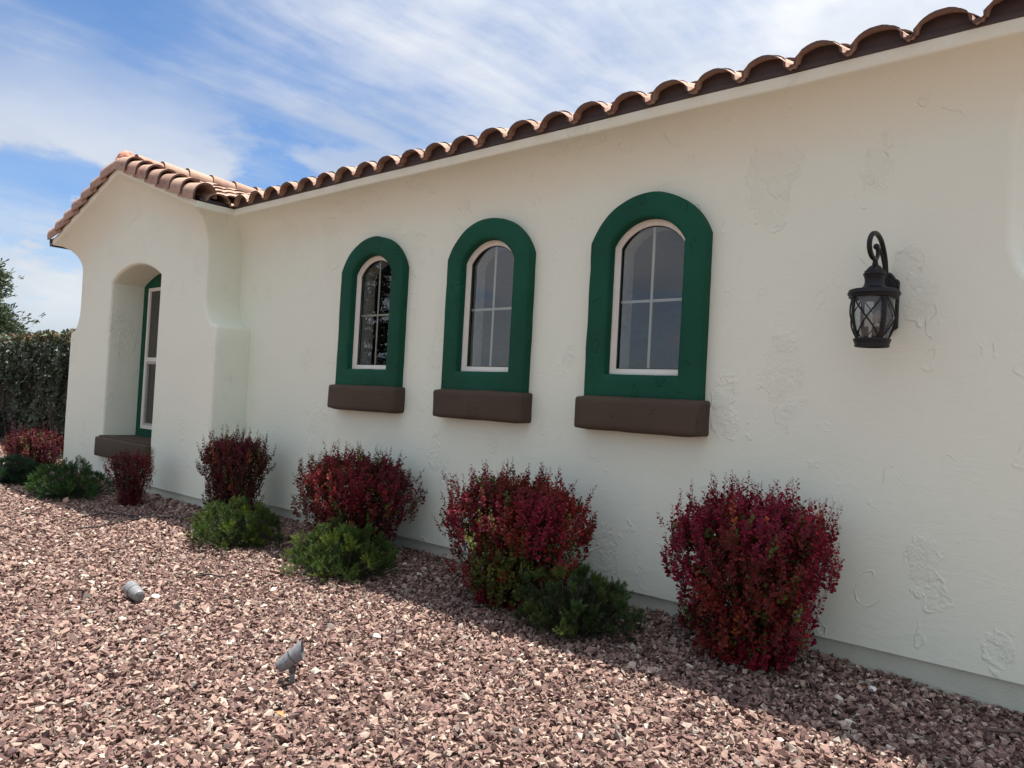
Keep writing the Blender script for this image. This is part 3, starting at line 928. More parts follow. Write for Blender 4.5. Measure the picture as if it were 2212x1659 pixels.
for crs in range(4):
    y = -0.345 + crs * EXP * ca; z = Z_BT + 0.010 + SL * (y + 0.29) + 0.0
    for bx_ in bumpx:
        lim = xe - (y + 0.28)
        if bx_ < lim - 0.02 + 0.0 or bx_ < -9.0 or bx_ > -0.15: continue
        put_tile(S_T[rt.randrange(4)], 'roof_tile', (bx_ + rt.uniform(-.003, .003), y + rt.uniform(-.006, .006), z + rt.uniform(-.002, .002)), (1, rt.uniform(-.012, .012), 0), (0, ca, sa))
# wing slope, facing right
for crs in range(7):
    s_ = crs * EXP
    x = xe + 0.05 - s_ * ca; z = Z_BT + 0.012 + SL * (xe - x)
    k = 0
    while True:
        y = -0.47 + 0.29 * k
        if y > 3.0: break
        if y + 0.28 < (xe - x) + 0.10 and x > WC + 0.12:
            put_tile(S_T[rt.randrange(4)], 'roof_tile', (x + rt.uniform(-.005, .005), y + rt.uniform(-.004, .004), z + rt.uniform(-.002, .002)), (0, 1, 0), (-ca, 0, sa))
        k += 1
# barrel tiles on rake and ridge
def barrel(seed, Lg=0.40, r0=0.118, r1=0.102, leg=0):
    rn = random.Random(seed); V, F = [], []
    n = 15; th = 0.018; ny = 3
    for layer in (0, 1):
        for j in range(ny + 1):
            y = Lg * j / ny; r = r0 + (r1 - r0) * j / ny - (th if layer else 0)
            for i in range(n):
                u_ = i - 1 if leg else i
                if leg and i in (0, n - 1):
                    sg = -1 if i == 0 else 1
                    V.append((sg * r, y, -0.062 if sg == leg else -0.012)); continue
                a = R(-90 + 180 * (i - 1) / (n - 3)) if leg else R(-97 + 194 * i / (n - 1))
                V.append((r * math.sin(a) + 0.001 * rn.uniform(-1, 1), y, r * math.cos(a) + 0.001 * rn.uniform(-1, 1)))
    m_ = n * (ny + 1)
    for j in range(ny):
        for i in range(n - 1):
            q = (j * n + i, j * n + i + 1, (j + 1) * n + i + 1, (j + 1) * n + i)
            F.append(q); F.append(tuple(v + m_ for v in q[::-1]))
    for i in range(n - 1):
        F.append((i, i + m_, i + 1 + m_, i + 1)); a = ny * n
        F.append((a + i, a + i + 1, a + i + 1 + m_, a + i + m_))
    for j in range(ny):
        F.append((j * n, (j + 1) * n, (j + 1) * n + m_, j * n + m_)); a = n - 1
        F.append((j * n + a, j * n + a + m_, (j + 1) * n + a + m_, (j + 1) * n + a))
    # nail hole mark on the outer face: a small dark plug
    me = bpy.data.meshes.new('barrel_tile'); me.from_pydata(V, [], F)
    bm_ = bmesh.new(); bm_.from_mesh(me); bmesh.ops.recalc_face_normals(bm_, faces=bm_.faces)
    bm_.to_mesh(me); bm_.free()
    finish(me, True, 45); me.materials.append(M_TILE)
    return me
B_T = [barrel(40 + i) for i in range(3)]
RK_T = {sg: [barrel(60 + i + sg, r0=0.124, r1=0.098, leg=sg) for i in range(3)] for sg in (-1, 1)}
yr = -0.625
HOLES = []
for side in (1, -1):
    for k in range(8):
        s_ = 0.30 * k
        if s_ * ca > 1.92: break
        x = WC + side * (2.02 + 0.055 - s_ * ca); z = Z_BT + 0.058 + SL * (2.02 - abs(x - WC))
        xd = (0, 1, 0) if side > 0 else (0, -1, 0)
        o = put_tile(RK_T[-side][rt.randrange(3)] if side > 0 else RK_T[1][rt.randrange(3)], 'rake_tile', (x, yr + rt.uniform(-.006, .006), z + rt.uniform(-.003, .003)), xd, (-side * ca, 0, sa), 0.045)
        # dark nail hole on the face of the tile
        hv, hf = tube([Vector((-side * 0.1135 if side > 0 else 0.1135, 0.14, -0.006)), Vector((-side * 0.1175 if side > 0 else 0.1175, 0.14, -0.006))], 0.0055, 8)
        hv = [o.matrix_world @ Vector(v) for v in hv]
        HOLES.append((hv, hf))
hv, hf = join(HOLES); mk('nail_holes', hv, hf, M_GASKET, roof, smooth=False)['kind'] = 'stuff'
zr = Z_BT + 0.075 + SL * 2.02
for k in range(9):
    y = -0.56 + 0.315 * k
    o = put_tile(B_T[rt.randrange(3)], 'ridge_tile', (WC, y + 0.06, zr + rt.uniform(-.004, .004)), (1, 0, 0), (0, 1, 0), -0.01)
# mortar cap at the gable point
bm = bmesh.new(); bmesh.ops.create_icosphere(bm, subdivisions=4, radius=1.0)
for v in bm.verts:
    d = 1 + 0.16 * mnoise.noise(v.co * 2.3) + 0.07 * mnoise.noise(v.co * 6.0)
    v.co = Vector((v.co.x * 0.140 * d, v.co.y * 0.105 * d, max(v.co.z, -0.45) * 0.135 * d)) + Vector((WC - 0.01, -0.595, zr + 0.010))
from_bm('mortar_cap', bm, M_MORTAR, roof, angle=180)

# ------------------------------------------------------------------ wall lantern
lx, ly = -1.145, -0.237
lan = thing('wall_lantern', (lx, ly, 1.70), 'black metal wall lantern with seeded glass and scrolled arm, right of the arched windows', 'wall lantern')
def L(v): return [(p[0], p[1], p[2]) for p in v]
zb = 1.70
v_, f_ = lathe([(0.0, 0.4245), (0.0135, 0.424), (0.015, 0.420), (0.0135, 0.416), (0.016, 0.414), (0.024, 0.409), (0.033, 0.400), (0.040, 0.390), (0.0425, 0.384), (0.0475, 0.384),
                (0.049, 0.380), (0.049, 0.374), (0.0525, 0.372), (0.0545, 0.367), (0.0525, 0.361), (0.049, 0.359), (0.049, 0.350), (0.0465, 0.347), (0.0455, 0.338), (0.0455, 0.325),
                (0.0480, 0.314), (0.054, 0.304), (0.064, 0.296), (0.080, 0.290), (0.098, 0.287), (0.112, 0.287), (0.1185, 0.284), (0.1195, 0.277), (0.1225, 0.272), (0.1235, 0.266), (0.121, 0.260), (0.1165, 0.257), (0.1165, 0.248), (0.113, 0.245), (0.095, 0.247), (0.0, 0.255)], 48)
cap = mk('cap', L(v_), f_, M_IRON, lan, angle=50)
v_, f_ = lathe([(0.0, 0.010), (0.070, 0.010), (0.076, 0.004), (0.080, 0.000), (0.082, 0.004), (0.080, 0.010), (0.083, 0.020), (0.087, 0.031), (0.0885, 0.036), (0.086, 0.041), (0.075, 0.040), (0.0, 0.034)], 48)
mk('base_ring', L(v_), f_, M_IRON, lan, angle=50)
def gr(z):      # radius of the glass barrel at height z above the base
    t = (z - 0.036) / 0.212
    return 0.0735 + 0.030 * math.sin(min(1.0, t / 0.66) * PI / 2) - 0.006 * max(0.0, t - 0.66)
v_, f_ = lathe([(gr(z) - 0.005, z) for z in np.linspace(0.036, 0.248, 12)], 48)
mk('glass_shade', L(v_), f_, M_SEED, lan, angle=180)
# cage ribs and crossing bars
NR = 4
parts = []
ph0 = R(-46)
for k in range(NR):
    ph = ph0 + k * 2 * PI / NR
    V, F = [], []
    zs = np.linspace(0.034, 0.250, 14)
    for z in zs:
        r = gr(z)
        for da, dr in ((-0.0085, 0.006), (0.0085, 0.006), (0.0085, -0.003), (-0.0085, -0.003)):
            a = ph + da / r; V.append(((r + dr) * math.cos(a), (r + dr) * math.sin(a), z))
    for i in range(len(zs) - 1):
        for j in range(4): F.append((i * 4 + j, i * 4 + (j + 1) % 4, (i + 1) * 4 + (j + 1) % 4, (i + 1) * 4 + j))
    mk('cage_rib', V, F, M_IRON, lan, smooth=False)
for k in range(NR):
    for s in (0, 1):
        a0 = ph0 + k * 2 * PI / NR + 0.07; a1 = ph0 + (k + 1) * 2 * PI / NR - 0.07
        if s: a0, a1 = a1, a0
        path = []
        for t_ in np.linspace(0, 1, 15):
            z = 0.038 + 0.208 * t_; a = a0 + (a1 - a0) * t_; r = gr(z) + 0.0035
            path.append((r * math.cos(a), r * math.sin(a), z))
        v_, f_ = tube(path, 0.0042, 6); mk('cross_bar', v_, f_, M_IRON, lan)
# scroll arm in the plane x = 0 of the lantern, running back to the plate at y = 0.237
def sarc(pts, n=8):
    out = []
    for i in range(len(pts) - 1):
        p0 = Vector(pts[max(i - 1, 0)]); p1 = Vector(pts[i]); p2 = Vector(pts[i + 1]); p3 = Vector(pts[min(i + 2, len(pts) - 1)])
        for j in range(n):
            t_ = j / n
            out.append(0.5 * ((2 * p1) + (-p0 + p2) * t_ + (2 * p0 - 5 * p1 + 4 * p2 - p3) * t_ ** 2 + (-p0 + 3 * p1 - 3 * p2 + p3) * t_ ** 3))
    out.append(Vector(pts[-1])); return out
arm_pts = [(0, y_, z_) for y_, z_ in ((0.212, 0.26), (0.203, 0.34), (0.190, 0.42), (0.158, 0.49), (0.090, 0.552), (0.010, 0.574), (-0.065, 0.560),
           (-0.106, 0.520), (-0.100, 0.476), (-0.060, 0.448), (-0.005, 0.445), (0.032, 0.462), (0.036, 0.490), (0.014, 0.508))]
pth = sarc(arm_pts, 6)
rad = [0.0125] * (len(pth) - 26) + list(np.linspace(0.0125, 0.0085, 26))
v_, f_ = tube(pth, rad, 12); mk('scroll_arm', v_, f_, M_IRON, lan, angle=60)
bm = bmesh.new(); bmesh.ops.create_uvsphere(bm, u_segments=16, v_segments=10, radius=0.0155)
for v in bm.verts: v.co += Vector((0, 0.008, 0.510))
from_bm('scroll_ball', bm, M_IRON, lan, angle=180)
pth = sarc([(0, 0.196, 0.34), (0, 0.178, 0.40), (0, 0.140, 0.452), (0, 0.085, 0.496), (0, 0.018, 0.518)], 6)
v_, f_ = tube(pth, list(np.linspace(0.0085, 0.0065, len(pth))), 10); mk('scroll_brace', v_, f_, M_IRON, lan, angle=60)
v_, f_ = lathe([(0.0, 0.446), (0.012, 0.446), (0.0125, 0.424), (0.0, 0.424)], 20); mk('hanger', L(v_), f_, M_IRON, lan)
# back plate: ogee outline, thick, with a raised panel
def plate_out(s=1.0):
    pts = [(-0.060, 0.12), (-0.060, 0.36), (-0.052, 0.372), (-0.040, 0.378), (-0.030, 0.395), (-0.016, 0.410), (0.0, 0.414), (0.016, 0.410), (0.030, 0.395), (0.040, 0.378), (0.052, 0.372), (0.060, 0.36), (0.060, 0.12),
           (0.050, 0.112), (0.040, 0.106), (0.024, 0.090), (0.0, 0.083), (-0.024, 0.090), (-0.040, 0.106), (-0.050, 0.112)]
    return [(x * s, 0.25 + (z - 0.25) * s) for x, z in pts]
V, F = [], []
ring = [(1.0, 0.239), (1.0, 0.218), (0.93, 0.208), (0.86, 0.208), (0.78, 0.196)]
po = [plate_out(s) for s, y in ring]; K = len(po[0])
for (s, y), c_ in zip(ring, po): V.extend((x, y, z) for x, z in c_)
for i in range(len(ring) - 1):
    for j in range(K): F.append((i * K + j, i * K + (j + 1) % K, (i + 1) * K + (j + 1) % K, (i + 1) * K + j))
F.append(tuple((len(ring) - 1) * K + j for j in range(K)))
mk('back_plate', V, F, M_IRON, lan, smooth=False)
# candle sockets, bulbs
for k in range(3):
    a = R(90 + 120 * k); cx_, cy_ = 0.030 * math.cos(a), 0.030 * math.sin(a)
    v_, f_ = lathe([(0, 0.036), (0.012, 0.036), (0.012, 0.100), (0.0, 0.101)], 14, (cx_, cy_, 0)); so = mk('candle_socket', L(v_), f_, M_IRON, lan)
    v_, f_ = lathe([(0, 0.101), (0.0095, 0.101), (0.0095, 0.116), (0.0, 0.117)], 14, (cx_, cy_, 0)); mk('bulb_base', L(v_), f_, M_BRASS, lan)
    v_, f_ = lathe([(0.008, 0.116), (0.013, 0.128), (0.0155, 0.145), (0.013, 0.168), (0.007, 0.187), (0.001, 0.200)], 16, (cx_, cy_, 0)); mk('bulb', L(v_), f_, M_BULB, lan, angle=180)
    pp = []
    for q in (-0.004, 0.004):
        pp.append(tube([(cx_ + q, cy_, 0.122), (cx_ + q * 1.3, cy_ + 0.002, 0.145), (cx_ + q, cy_, 0.175)], 0.0011, 5))
    v_, f_ = join(pp); mk('filament', v_, f_, M_FIL, lan)

# ------------------------------------------------------------------ path lights (aimed spot lamps in the gravel)
camR = Vector((RM[0][0], RM[1][0], RM[2][0])); camF = Vector((RM[0][2], RM[1][2], 0)).normalized(); UP = Vector((0, 0, 1))
def spotlight(base, axis, body_c, label, lying, S=1.0):
    root = thing('garden_spotlight', base, label, 'spotlight', 'grey spotlights in the gravel')
    Z = axis.normalized(); X = (UP - Z * UP.dot(Z)).normalized(); Y = Z.cross(X)
    def tr(pts): return [body_c + (X * p[0] + Y * p[1] + Z * p[2]) * S for p in pts]
    # body: tapered can, closed at the rear
    n = 40
    v_, f_ = lathe([(0.0, -0.062), (0.024, -0.062), (0.0265, -0.060), (0.0275, -0.056), (0.0285, -0.054), (0.031, -0.030), (0.0345, 0.0), (0.0365, 0.018), (0.0345, 0.0185)], n)
    mk('can', tr(v_), f_, M_SPOT, root, angle=40)
    # hood with a slanted mouth (longest on top), open and thin walled
    V, F = [], []
    prof = []
    for lay, rr0 in ((0, 0.0), (1, -0.0022)):
        for t_ in (0.0, 0.5, 1.0):
            for j in range(n):
                th = 2 * PI * j / n
                ln = 0.030 + 0.042 * (0.5 + 0.5 * math.cos(th))
                r = 0.0372 + 0.0018 * t_ + rr0
                V.append((r * math.cos(th), r * math.sin(th), 0.0178 + ln * t_))
    for lay in (0, 1):
        for i in range(2):
            for j in range(n):
                q = (lay * 3 * n + i * n + j, lay * 3 * n + i * n + (j + 1) % n, lay * 3 * n + (i + 1) * n + (j + 1) % n, lay * 3 * n + (i + 1) * n + j)
                F.append(q if lay == 0 else q[::-1])
    for j in range(n): F.append((2 * n + j, 2 * n + (j + 1) % n, 5 * n + (j + 1) % n, 5 * n + j))
    mk('hood', tr(V), F, M_SPOT, root, angle=60)
    v_, f_ = lathe([(0.0375, 0.0135), (0.0382, 0.016), (0.0375, 0.0185), (0.0365, 0.016), (0.0375, 0.0135)], n); mk('seam_ring', tr(v_), f_, M_SPOTDK, root)
    v_, f_ = lathe([(0.0, 0.022), (0.0350, 0.022)], n); mk('lens', tr(v_), f_, M_GLASS, root)
    for q in (-0.25, 0.2):
        mk('rib_mark', *(lambda vf: (tr(vf[0]), vf[1]))(tube([(0.0305 * math.cos(R(60) + q), 0.0305 * math.sin(R(60) + q), -0.032), (0.0340 * math.cos(R(60) + q), 0.0340 * math.sin(R(60) + q), -0.006)], 0.0012, 6)), M_SPOT, root)
    # knuckle under the can and the stem down into the gravel
    kn = body_c - (X * 0.047 + Z * 0.020) * S
    ax = Y
    A = X; B = Z
    V, F = [], []
    for s_, rr in ((-0.012, 0.0), (-0.012, 0.010), (-0.008, 0.010), (-0.008, 0.0135), (-0.011, 0.0155), (0.011, 0.0155), (0.012, 0.0135), (0.012, 0.0)):
        for j in range(20):
            th = 2 * PI * j / 20; V.append(kn + ax * s_ + (A * math.cos(th) + B * math.sin(th)) * rr)
    for i in range(7):
        for j in range(20): F.append((i * 20 + j, i * 20 + (j + 1) % 20, (i + 1) * 20 + (j + 1) % 20, (i + 1) * 20 + j))
    mk('knuckle', V, F, M_SPOTDK, root, angle=35)
    v_, f_ = tube([kn + X * 0.004, kn + X * 0.022], 0.011, 12); mk('bracket', v_, f_, M_SPOT, root)
    if lying:
        d = (-Z * 0.2 + camR * 0.5 - UP * 0.8).normalized()
        v_, f_ = tube([kn - d * 0.002, kn + d * 0.05], 0.0105, 12); mk('stem', v_, f_, M_SPOT, root)
    else:
        v_, f_ = tube([kn - UP * 0.004, Vector((kn.x, kn.y, base[2] - 0.03))], 0.0115, 14); mk('stem', v_, f_, M_SPOT, root)
    for ch in root.children: ch.matrix_parent_inverse = Matrix.Translation(-Vector(base))
    return root
bB = Vector((-3.017, -2.278, 0.0))
axB = (camR * 0.80 + UP * 0.62 + camF * 0.10).normalized()
spotlight(bB, axB, bB + Vector((0, 0, 0.098)) + camR * 0.004, 'upright grey spotlight on a short stem, nearest the camera', False)
bA = Vector((-4.70, -2.255, 0.0))
axA = (-camR * 0.66 + camF * 0.70 + UP * 0.10).normalized()
spotlight(bA, axA, bA + Vector((0, 0, 0.050)), 'grey spotlight lying on its side in the gravel, farther from the camera', True, 1.18)
for o in bpy.data.objects:
    pass

# ------------------------------------------------------------------ barberry shrubs
LEAF = np.array([[0, 0, 0], [0.28, 0.45, 0.06], [0.33, 0.78, 0.04], [0, 1.0, -0.03], [-0.33, 0.78, 0.04], [-0.28, 0.45, 0.06], [0, 0.55, -0.03]], np.float32)
LEAFF = np.array([[0, 1, 6], [1, 2, 6], [2, 3, 6], [3, 4, 6], [4, 5, 6], [5, 0, 6]], np.int32)
def place_leaves(pos, dirs, ups, size, shape=LEAF, faces=LEAFF, width=1.0):
    """oriented copies of a small leaf; returns V, F"""
    n = len(pos)
    Y = dirs / np.linalg.norm(dirs, axis=1, keepdims=True)
    X = np.cross(Y, ups); X /= np.maximum(np.linalg.norm(X, axis=1, keepdims=True), 1e-6)
    Z = np.cross(X, Y)
    S = size[:, None, None]
    sh = shape
    v = (X[:, None, :] * (sh[None, :, 0:1] * width) + Y[:, None, :] * sh[None, :, 1:2] + Z[:, None, :] * sh[None, :, 2:3]) * S + pos[:, None, :]
    k = len(sh)
    f = faces[None] + (np.arange(n) * k)[:, None, None]
    return v.reshape(-1, 3), f.reshape(-1, faces.shape[1])

def barberry(base, width, height, nshoot, label, seed, lean=0.0, leafsz=0.024, tint=(0.26, 0.016, 0.036), green=0.2, basew=0.36, rim=0.70, sprigs=30, greenside=None, pw=0.72):
    """many ascending shoots filling a vase-shaped crown, each set with small round leaves"""
    rg = np.random.default_rng(seed)
    root = thing('barberry_shrub', base, label, 'shrub', 'red barberry shrubs along the wall')
    stems = []
    Ppos, Pdir, Pup, Psz, Pcol = [], [], [], [], []
    W2, D2_ = width * 0.5, width * 0.385
    def env(h, az):
        """crown radius factor at relative height h"""
        lump = 1 + 0.10 * math.sin(az * 3 + seed) + 0.10 * math.sin(az * 6 + h * 7 + seed * 1.7) + 0.07 * math.sin(h * 13 + az * 2 + seed)
        if h < rim: r = basew + (1 - basew) * (h / rim) ** pw
        else: r = math.sqrt(max(0.0, 1 - ((h - rim) / (1.0 - rim)) ** 2.9)) * 0.94 + 0.06
        return r * lump
    nl_ = 16
    lumps = np.stack([rg.uniform(-1, 1, nl_) * W2, rg.uniform(-1, 0.6, nl_) * D2_, rg.uniform(0.1, 1, nl_) * height], 1)
    lt = rg.integers(0, 7, nl_)
    def leaves(p0, p1, n, sz, taper, cbase, open_=1.0):
        ax = p1 - p0; L_ = np.linalg.norm(ax); ax = ax / (L_ + 1e-9)
        t_ = (np.arange(n) + rg.random(n)) / n
        p = p0 + ax * (t_[:, None] * L_)
        d = rg.normal(size=(n, 3)); d -= (d @ ax)[:, None] * ax; d /= np.linalg.norm(d, axis=1, keepdims=True) + 1e-9
        d = d * open_ + ax * rg.uniform(0.15, 0.8, (n, 1)) + np.array([0, 0, 0.12])
        out = p * np.array([1 / W2, 1 / D2_, 0]); out = out / (np.linalg.norm(out, axis=1, keepdims=True) + 1e-6)
        Ppos.append(p + d * 0.004); Pdir.append(d)
        Pup.append(ax * 0.5 + out * 0.9 + np.array([0, -0.15, 0.5]) + rg.normal(0, 0.45, (n, 3)))
        s_ = sz * rg.uniform(0.62, 1.2, n) * (1 - taper * np.clip((t_ - 0.45) / 0.55, 0, 1))
        Psz.append(s_)
        Pcol.append(np.clip(cbase * rg.uniform(0.75, 1.3, (n, 1)) * (1 + rg.normal(0, 0.06, (n, 3))), 0.002, 1))
    def colour(p, depth):
        dl = np.linalg.norm((lumps - p) / np.array([1, 1, 1.5]), axis=1); li = lt[np.argmin(dl)]
        c = np.array(tint)
        if li == 0: c = c * np.array([1.15, 1.6, 0.9])
        elif li == 1: c = c * np.array([0.70, 0.8, 1.15])
        elif li == 2: c = c * np.array([0.95, 1.0, 1.5])
        elif li == 3: c = np.array([0.20, 0.024, 0.016]) * (tint[0] / 0.2)
        elif li == 4: c = c * 0.62 + np.array([0.008, 0.010, 0.0])
        h = p[2] / height
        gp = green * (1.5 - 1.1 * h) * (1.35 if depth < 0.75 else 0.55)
        if greenside is not None:
            gx, gzz, gr_ = greenside
            if math.hypot((p[0] - gx) / gr_, (p[2] - gzz) / (gr_ * 1.25)) < 1 and p[0] * 0.66 - p[1] * 0.75 > 0.05: gp = 0.9
        r_ = rg.random()
        if r_ < gp: c = np.array([0.075, 0.095, 0.016]) * rg.uniform(0.8, 1.5)
        elif r_ < gp + 0.012: c = np.array([0.30, 0.070, 0.018])
        return c
    main = []
    for i in range(26):
        az = 2 * PI * i / 26 + rg.normal(0, 0.1); q = rg.uniform(0.25, 0.8); h = rg.uniform(0.55, 0.85)
        e = np.array([math.cos(az) * W2 * q, math.sin(az) * D2_ * q, h * height]); b = np.array([e[0] * basew * 0.6, e[1] * basew * 0.6, 0])
        m_ = (b + e) / 2 + np.array([e[0] * 0.12, e[1] * 0.12, 0])
        ts = np.linspace(0, 1, 7)[:, None]; path = (1 - ts) ** 2 * b + 2 * ts * (1 - ts) * m_ + ts ** 2 * e
        stems.append(tube([Vector(p) for p in path], list(np.linspace(0.006, 0.002, 7)), 5, caps=False))
    for s in range(nshoot):
        az = rg.uniform(0, 2 * PI); depth = 1 - 0.55 * rg.random() ** 1.7
        u_ = rg.random()
        h = u_ ** 0.72 * 1.0
        if s % 4 == 0: h = rg.uniform(0.86, 1.0); depth = math.sqrt(rg.random()) * 1.0      # top surface
        r = env(min(h, 0.97), az)
        flat = 1.0
        if s % 4 == 0:
            x, y = math.cos(az) * W2 * depth, math.sin(az) * D2_ * depth
            hh = rim + (1 - rim) * max(0.0, 1 - depth ** 3.6) ** 0.5
            z = height * hh * rg.uniform(0.90, 1.0) * (1 + 0.05 * math.sin(az * 4 + seed) * depth)
        else:
            x, y, z = math.cos(az) * W2 * r * depth, math.sin(az) * D2_ * r * depth, height * h * (0.97 if depth > 0.7 else 0.9)
        x += lean * z
        tip = np.array([x, y, max(z, 0.04)])
        Ls = rg.uniform(0.09, 0.17)
        ax = np.array([x / W2 * 0.42, y / D2_ * 0.42, 1.0]) + rg.normal(0, 0.17, 3); ax /= np.linalg.norm(ax)
        p0 = tip - ax * Ls
        if p0[2] < 0: p0[2] = 0.005
        stems.append(tube([Vector(p0), Vector(tip)], [0.0022, 0.0009], 3, caps=False))
        leaves(p0, tip, int(Ls / 0.0050), leafsz, 0.42, colour(tip, depth))
    # darker, greener filler leaves packed inside
    n_in = int(nshoot * 9)
    q = rg.normal(size=(n_in, 3)); q /= np.linalg.norm(q, axis=1, keepdims=True)
    hh_ = rg.random(n_in) ** 0.8 * 0.93
    er = np.array([env(h_, math.atan2(b_, a_)) for h_, a_, b_ in zip(hh_, q[:, 0], q[:, 1])])
    l2 = np.hypot(q[:, 0], q[:, 1]) + 1e-6; rd = rg.random(n_in) ** 0.6 * 0.82
    pin = np.stack([q[:, 0] / l2 * W2 * er * rd, q[:, 1] / l2 * D2_ * er * rd, hh_ * height * 0.94 + 0.01], 1)
    Ppos.append(pin); Pdir.append(rg.normal(size=(n_in, 3)) + np.array([0, 0, 0.5])); Pup.append(rg.normal(size=(n_in, 3)) + np.array([0, 0, 0.5])); Psz.append(leafsz * rg.uniform(0.8, 1.3, n_in))
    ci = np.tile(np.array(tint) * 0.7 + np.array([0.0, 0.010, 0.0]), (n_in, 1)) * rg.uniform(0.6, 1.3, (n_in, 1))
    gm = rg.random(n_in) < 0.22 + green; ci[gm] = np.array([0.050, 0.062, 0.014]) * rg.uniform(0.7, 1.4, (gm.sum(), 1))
    Pcol.append(ci)
    # thin sprigs standing proud of the crown
    for s in range(sprigs):
        az = rg.uniform(0, 2 * PI); q = rg.random() ** 0.5
        if s % 3 == 0:
            h = rg.uniform(0.25, 0.9); r = env(h, az) * 0.97
            p0 = np.array([math.cos(az) * W2 * r, math.sin(az) * D2_ * r, h * height]); o_ = 0.55
        else:
            hh = rim + (1 - rim) * max(0.0, 1 - q ** 3.6) ** 0.5
            p0 = np.array([math.cos(az) * W2 * q, math.sin(az) * D2_ * q, height * hh * 0.95]); o_ = 0.16
        ax = np.array([p0[0] / W2 * o_, p0[1] / D2_ * o_, 1.0]) + rg.normal(0, 0.10, 3); ax /= np.linalg.norm(ax)
        Ls = rg.uniform(0.06, 0.16)
        p0 = p0 - ax * 0.03; p1 = p0 + ax * (Ls + 0.03)
        stems.append(tube([Vector(p0), Vector(p1)], [0.0016, 0.0007], 3, caps=False))
        leaves(p0, p1, int(Ls / 0.0065) + 4, leafsz * 0.86, 0.68, colour(p0, 1.0) * 1.1, 0.8)
    v_, f_ = join(stems)
    mk('stems', v_, f_, M_STEM, root, smooth=False)['kind'] = 'stuff'
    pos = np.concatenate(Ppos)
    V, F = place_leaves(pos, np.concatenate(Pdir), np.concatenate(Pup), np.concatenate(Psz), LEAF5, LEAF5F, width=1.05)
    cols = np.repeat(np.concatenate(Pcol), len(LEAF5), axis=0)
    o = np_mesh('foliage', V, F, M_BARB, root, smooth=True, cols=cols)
    o['kind'] = 'stuff'
    return root, len(F)

LEAF5 = np.array([[0, 0, 0], [0.30, 0.52, 0.05], [0.22, 0.90, 0.0], [-0.22, 0.90, 0.0], [-0.30, 0.52, 0.05]], np.float32)
LEAF5F = np.array([[0, 1, 4], [1, 2, 4], [2, 3, 4]], np.int32)
tot = 0
SH = [
    # base, width, height, shoots, label, seed, kwargs
    ((-1.66, -0.38, 0.0), 0.92, 0.89, 800, 'largest red barberry, standing by the bare wall below the lantern', 61, dict(green=0.10, tint=(0.195, 0.0075, 0.020), basew=0.37, rim=0.62, sprigs=120, leafsz=0.027)),
    ((-3.20, -0.50, 0.0), 1.06, 0.85, 780, 'red barberry with green leaves in its lower front, below the window nearest the lantern', 52, dict(green=0.14, tint=(0.195, 0.009, 0.015), basew=0.30, rim=0.60, sprigs=115, leafsz=0.027, greenside=(0.08, 0.30, 0.21))),
    ((-4.98, -0.45, 0.0), 1.14, 0.84, 760, 'wide dark red barberry between the two left arched windows', 43, dict(green=0.12, tint=(0.155, 0.0075, 0.013), basew=0.30, rim=0.60, sprigs=95, leafsz=0.026)),
    ((-6.84, -0.45, 0.0), 0.80, 0.86, 560, 'upright brownish red barberry in the corner beside the buttress', 34, dict(green=0.14, tint=(0.095, 0.0085, 0.011), sprigs=60, basew=0.50)),
    ((-8.28, -0.83, 0.0), 0.60, 0.58, 300, 'small narrow crimson barberry in front of the niche sill', 25, dict(green=0.03, tint=(0.13, 0.006, 0.020), basew=0.20, rim=0.80, pw=1.0, sprigs=18, leafsz=0.020)),
    ((-12.20, -0.55, 0.0), 1.00, 0.54, 400, 'low spreading crimson barberry before the hedge', 16, dict(green=0.06, tint=(0.080, 0.004, 0.013), leafsz=0.027, sprigs=30, rim=0.5)),
]
for b, wd, ht, ns, lab, sd_, kw in SH:
    b = (b[0], b[1], gz(b[0], b[1]) - 0.01)
    r_, nf = barberry(b, wd, ht, ns, lab, sd_, **kw); tot += nf
print('barberry tris', tot)

# small self-sown sprig by the wall
barberry((-2.12, -0.16, gz(-2.12, -0.16) + 0.0), 0.13, 0.13, 7, 'tiny red barberry seedling at the foot of the wall', 77, green=0.0, sprigs=3)
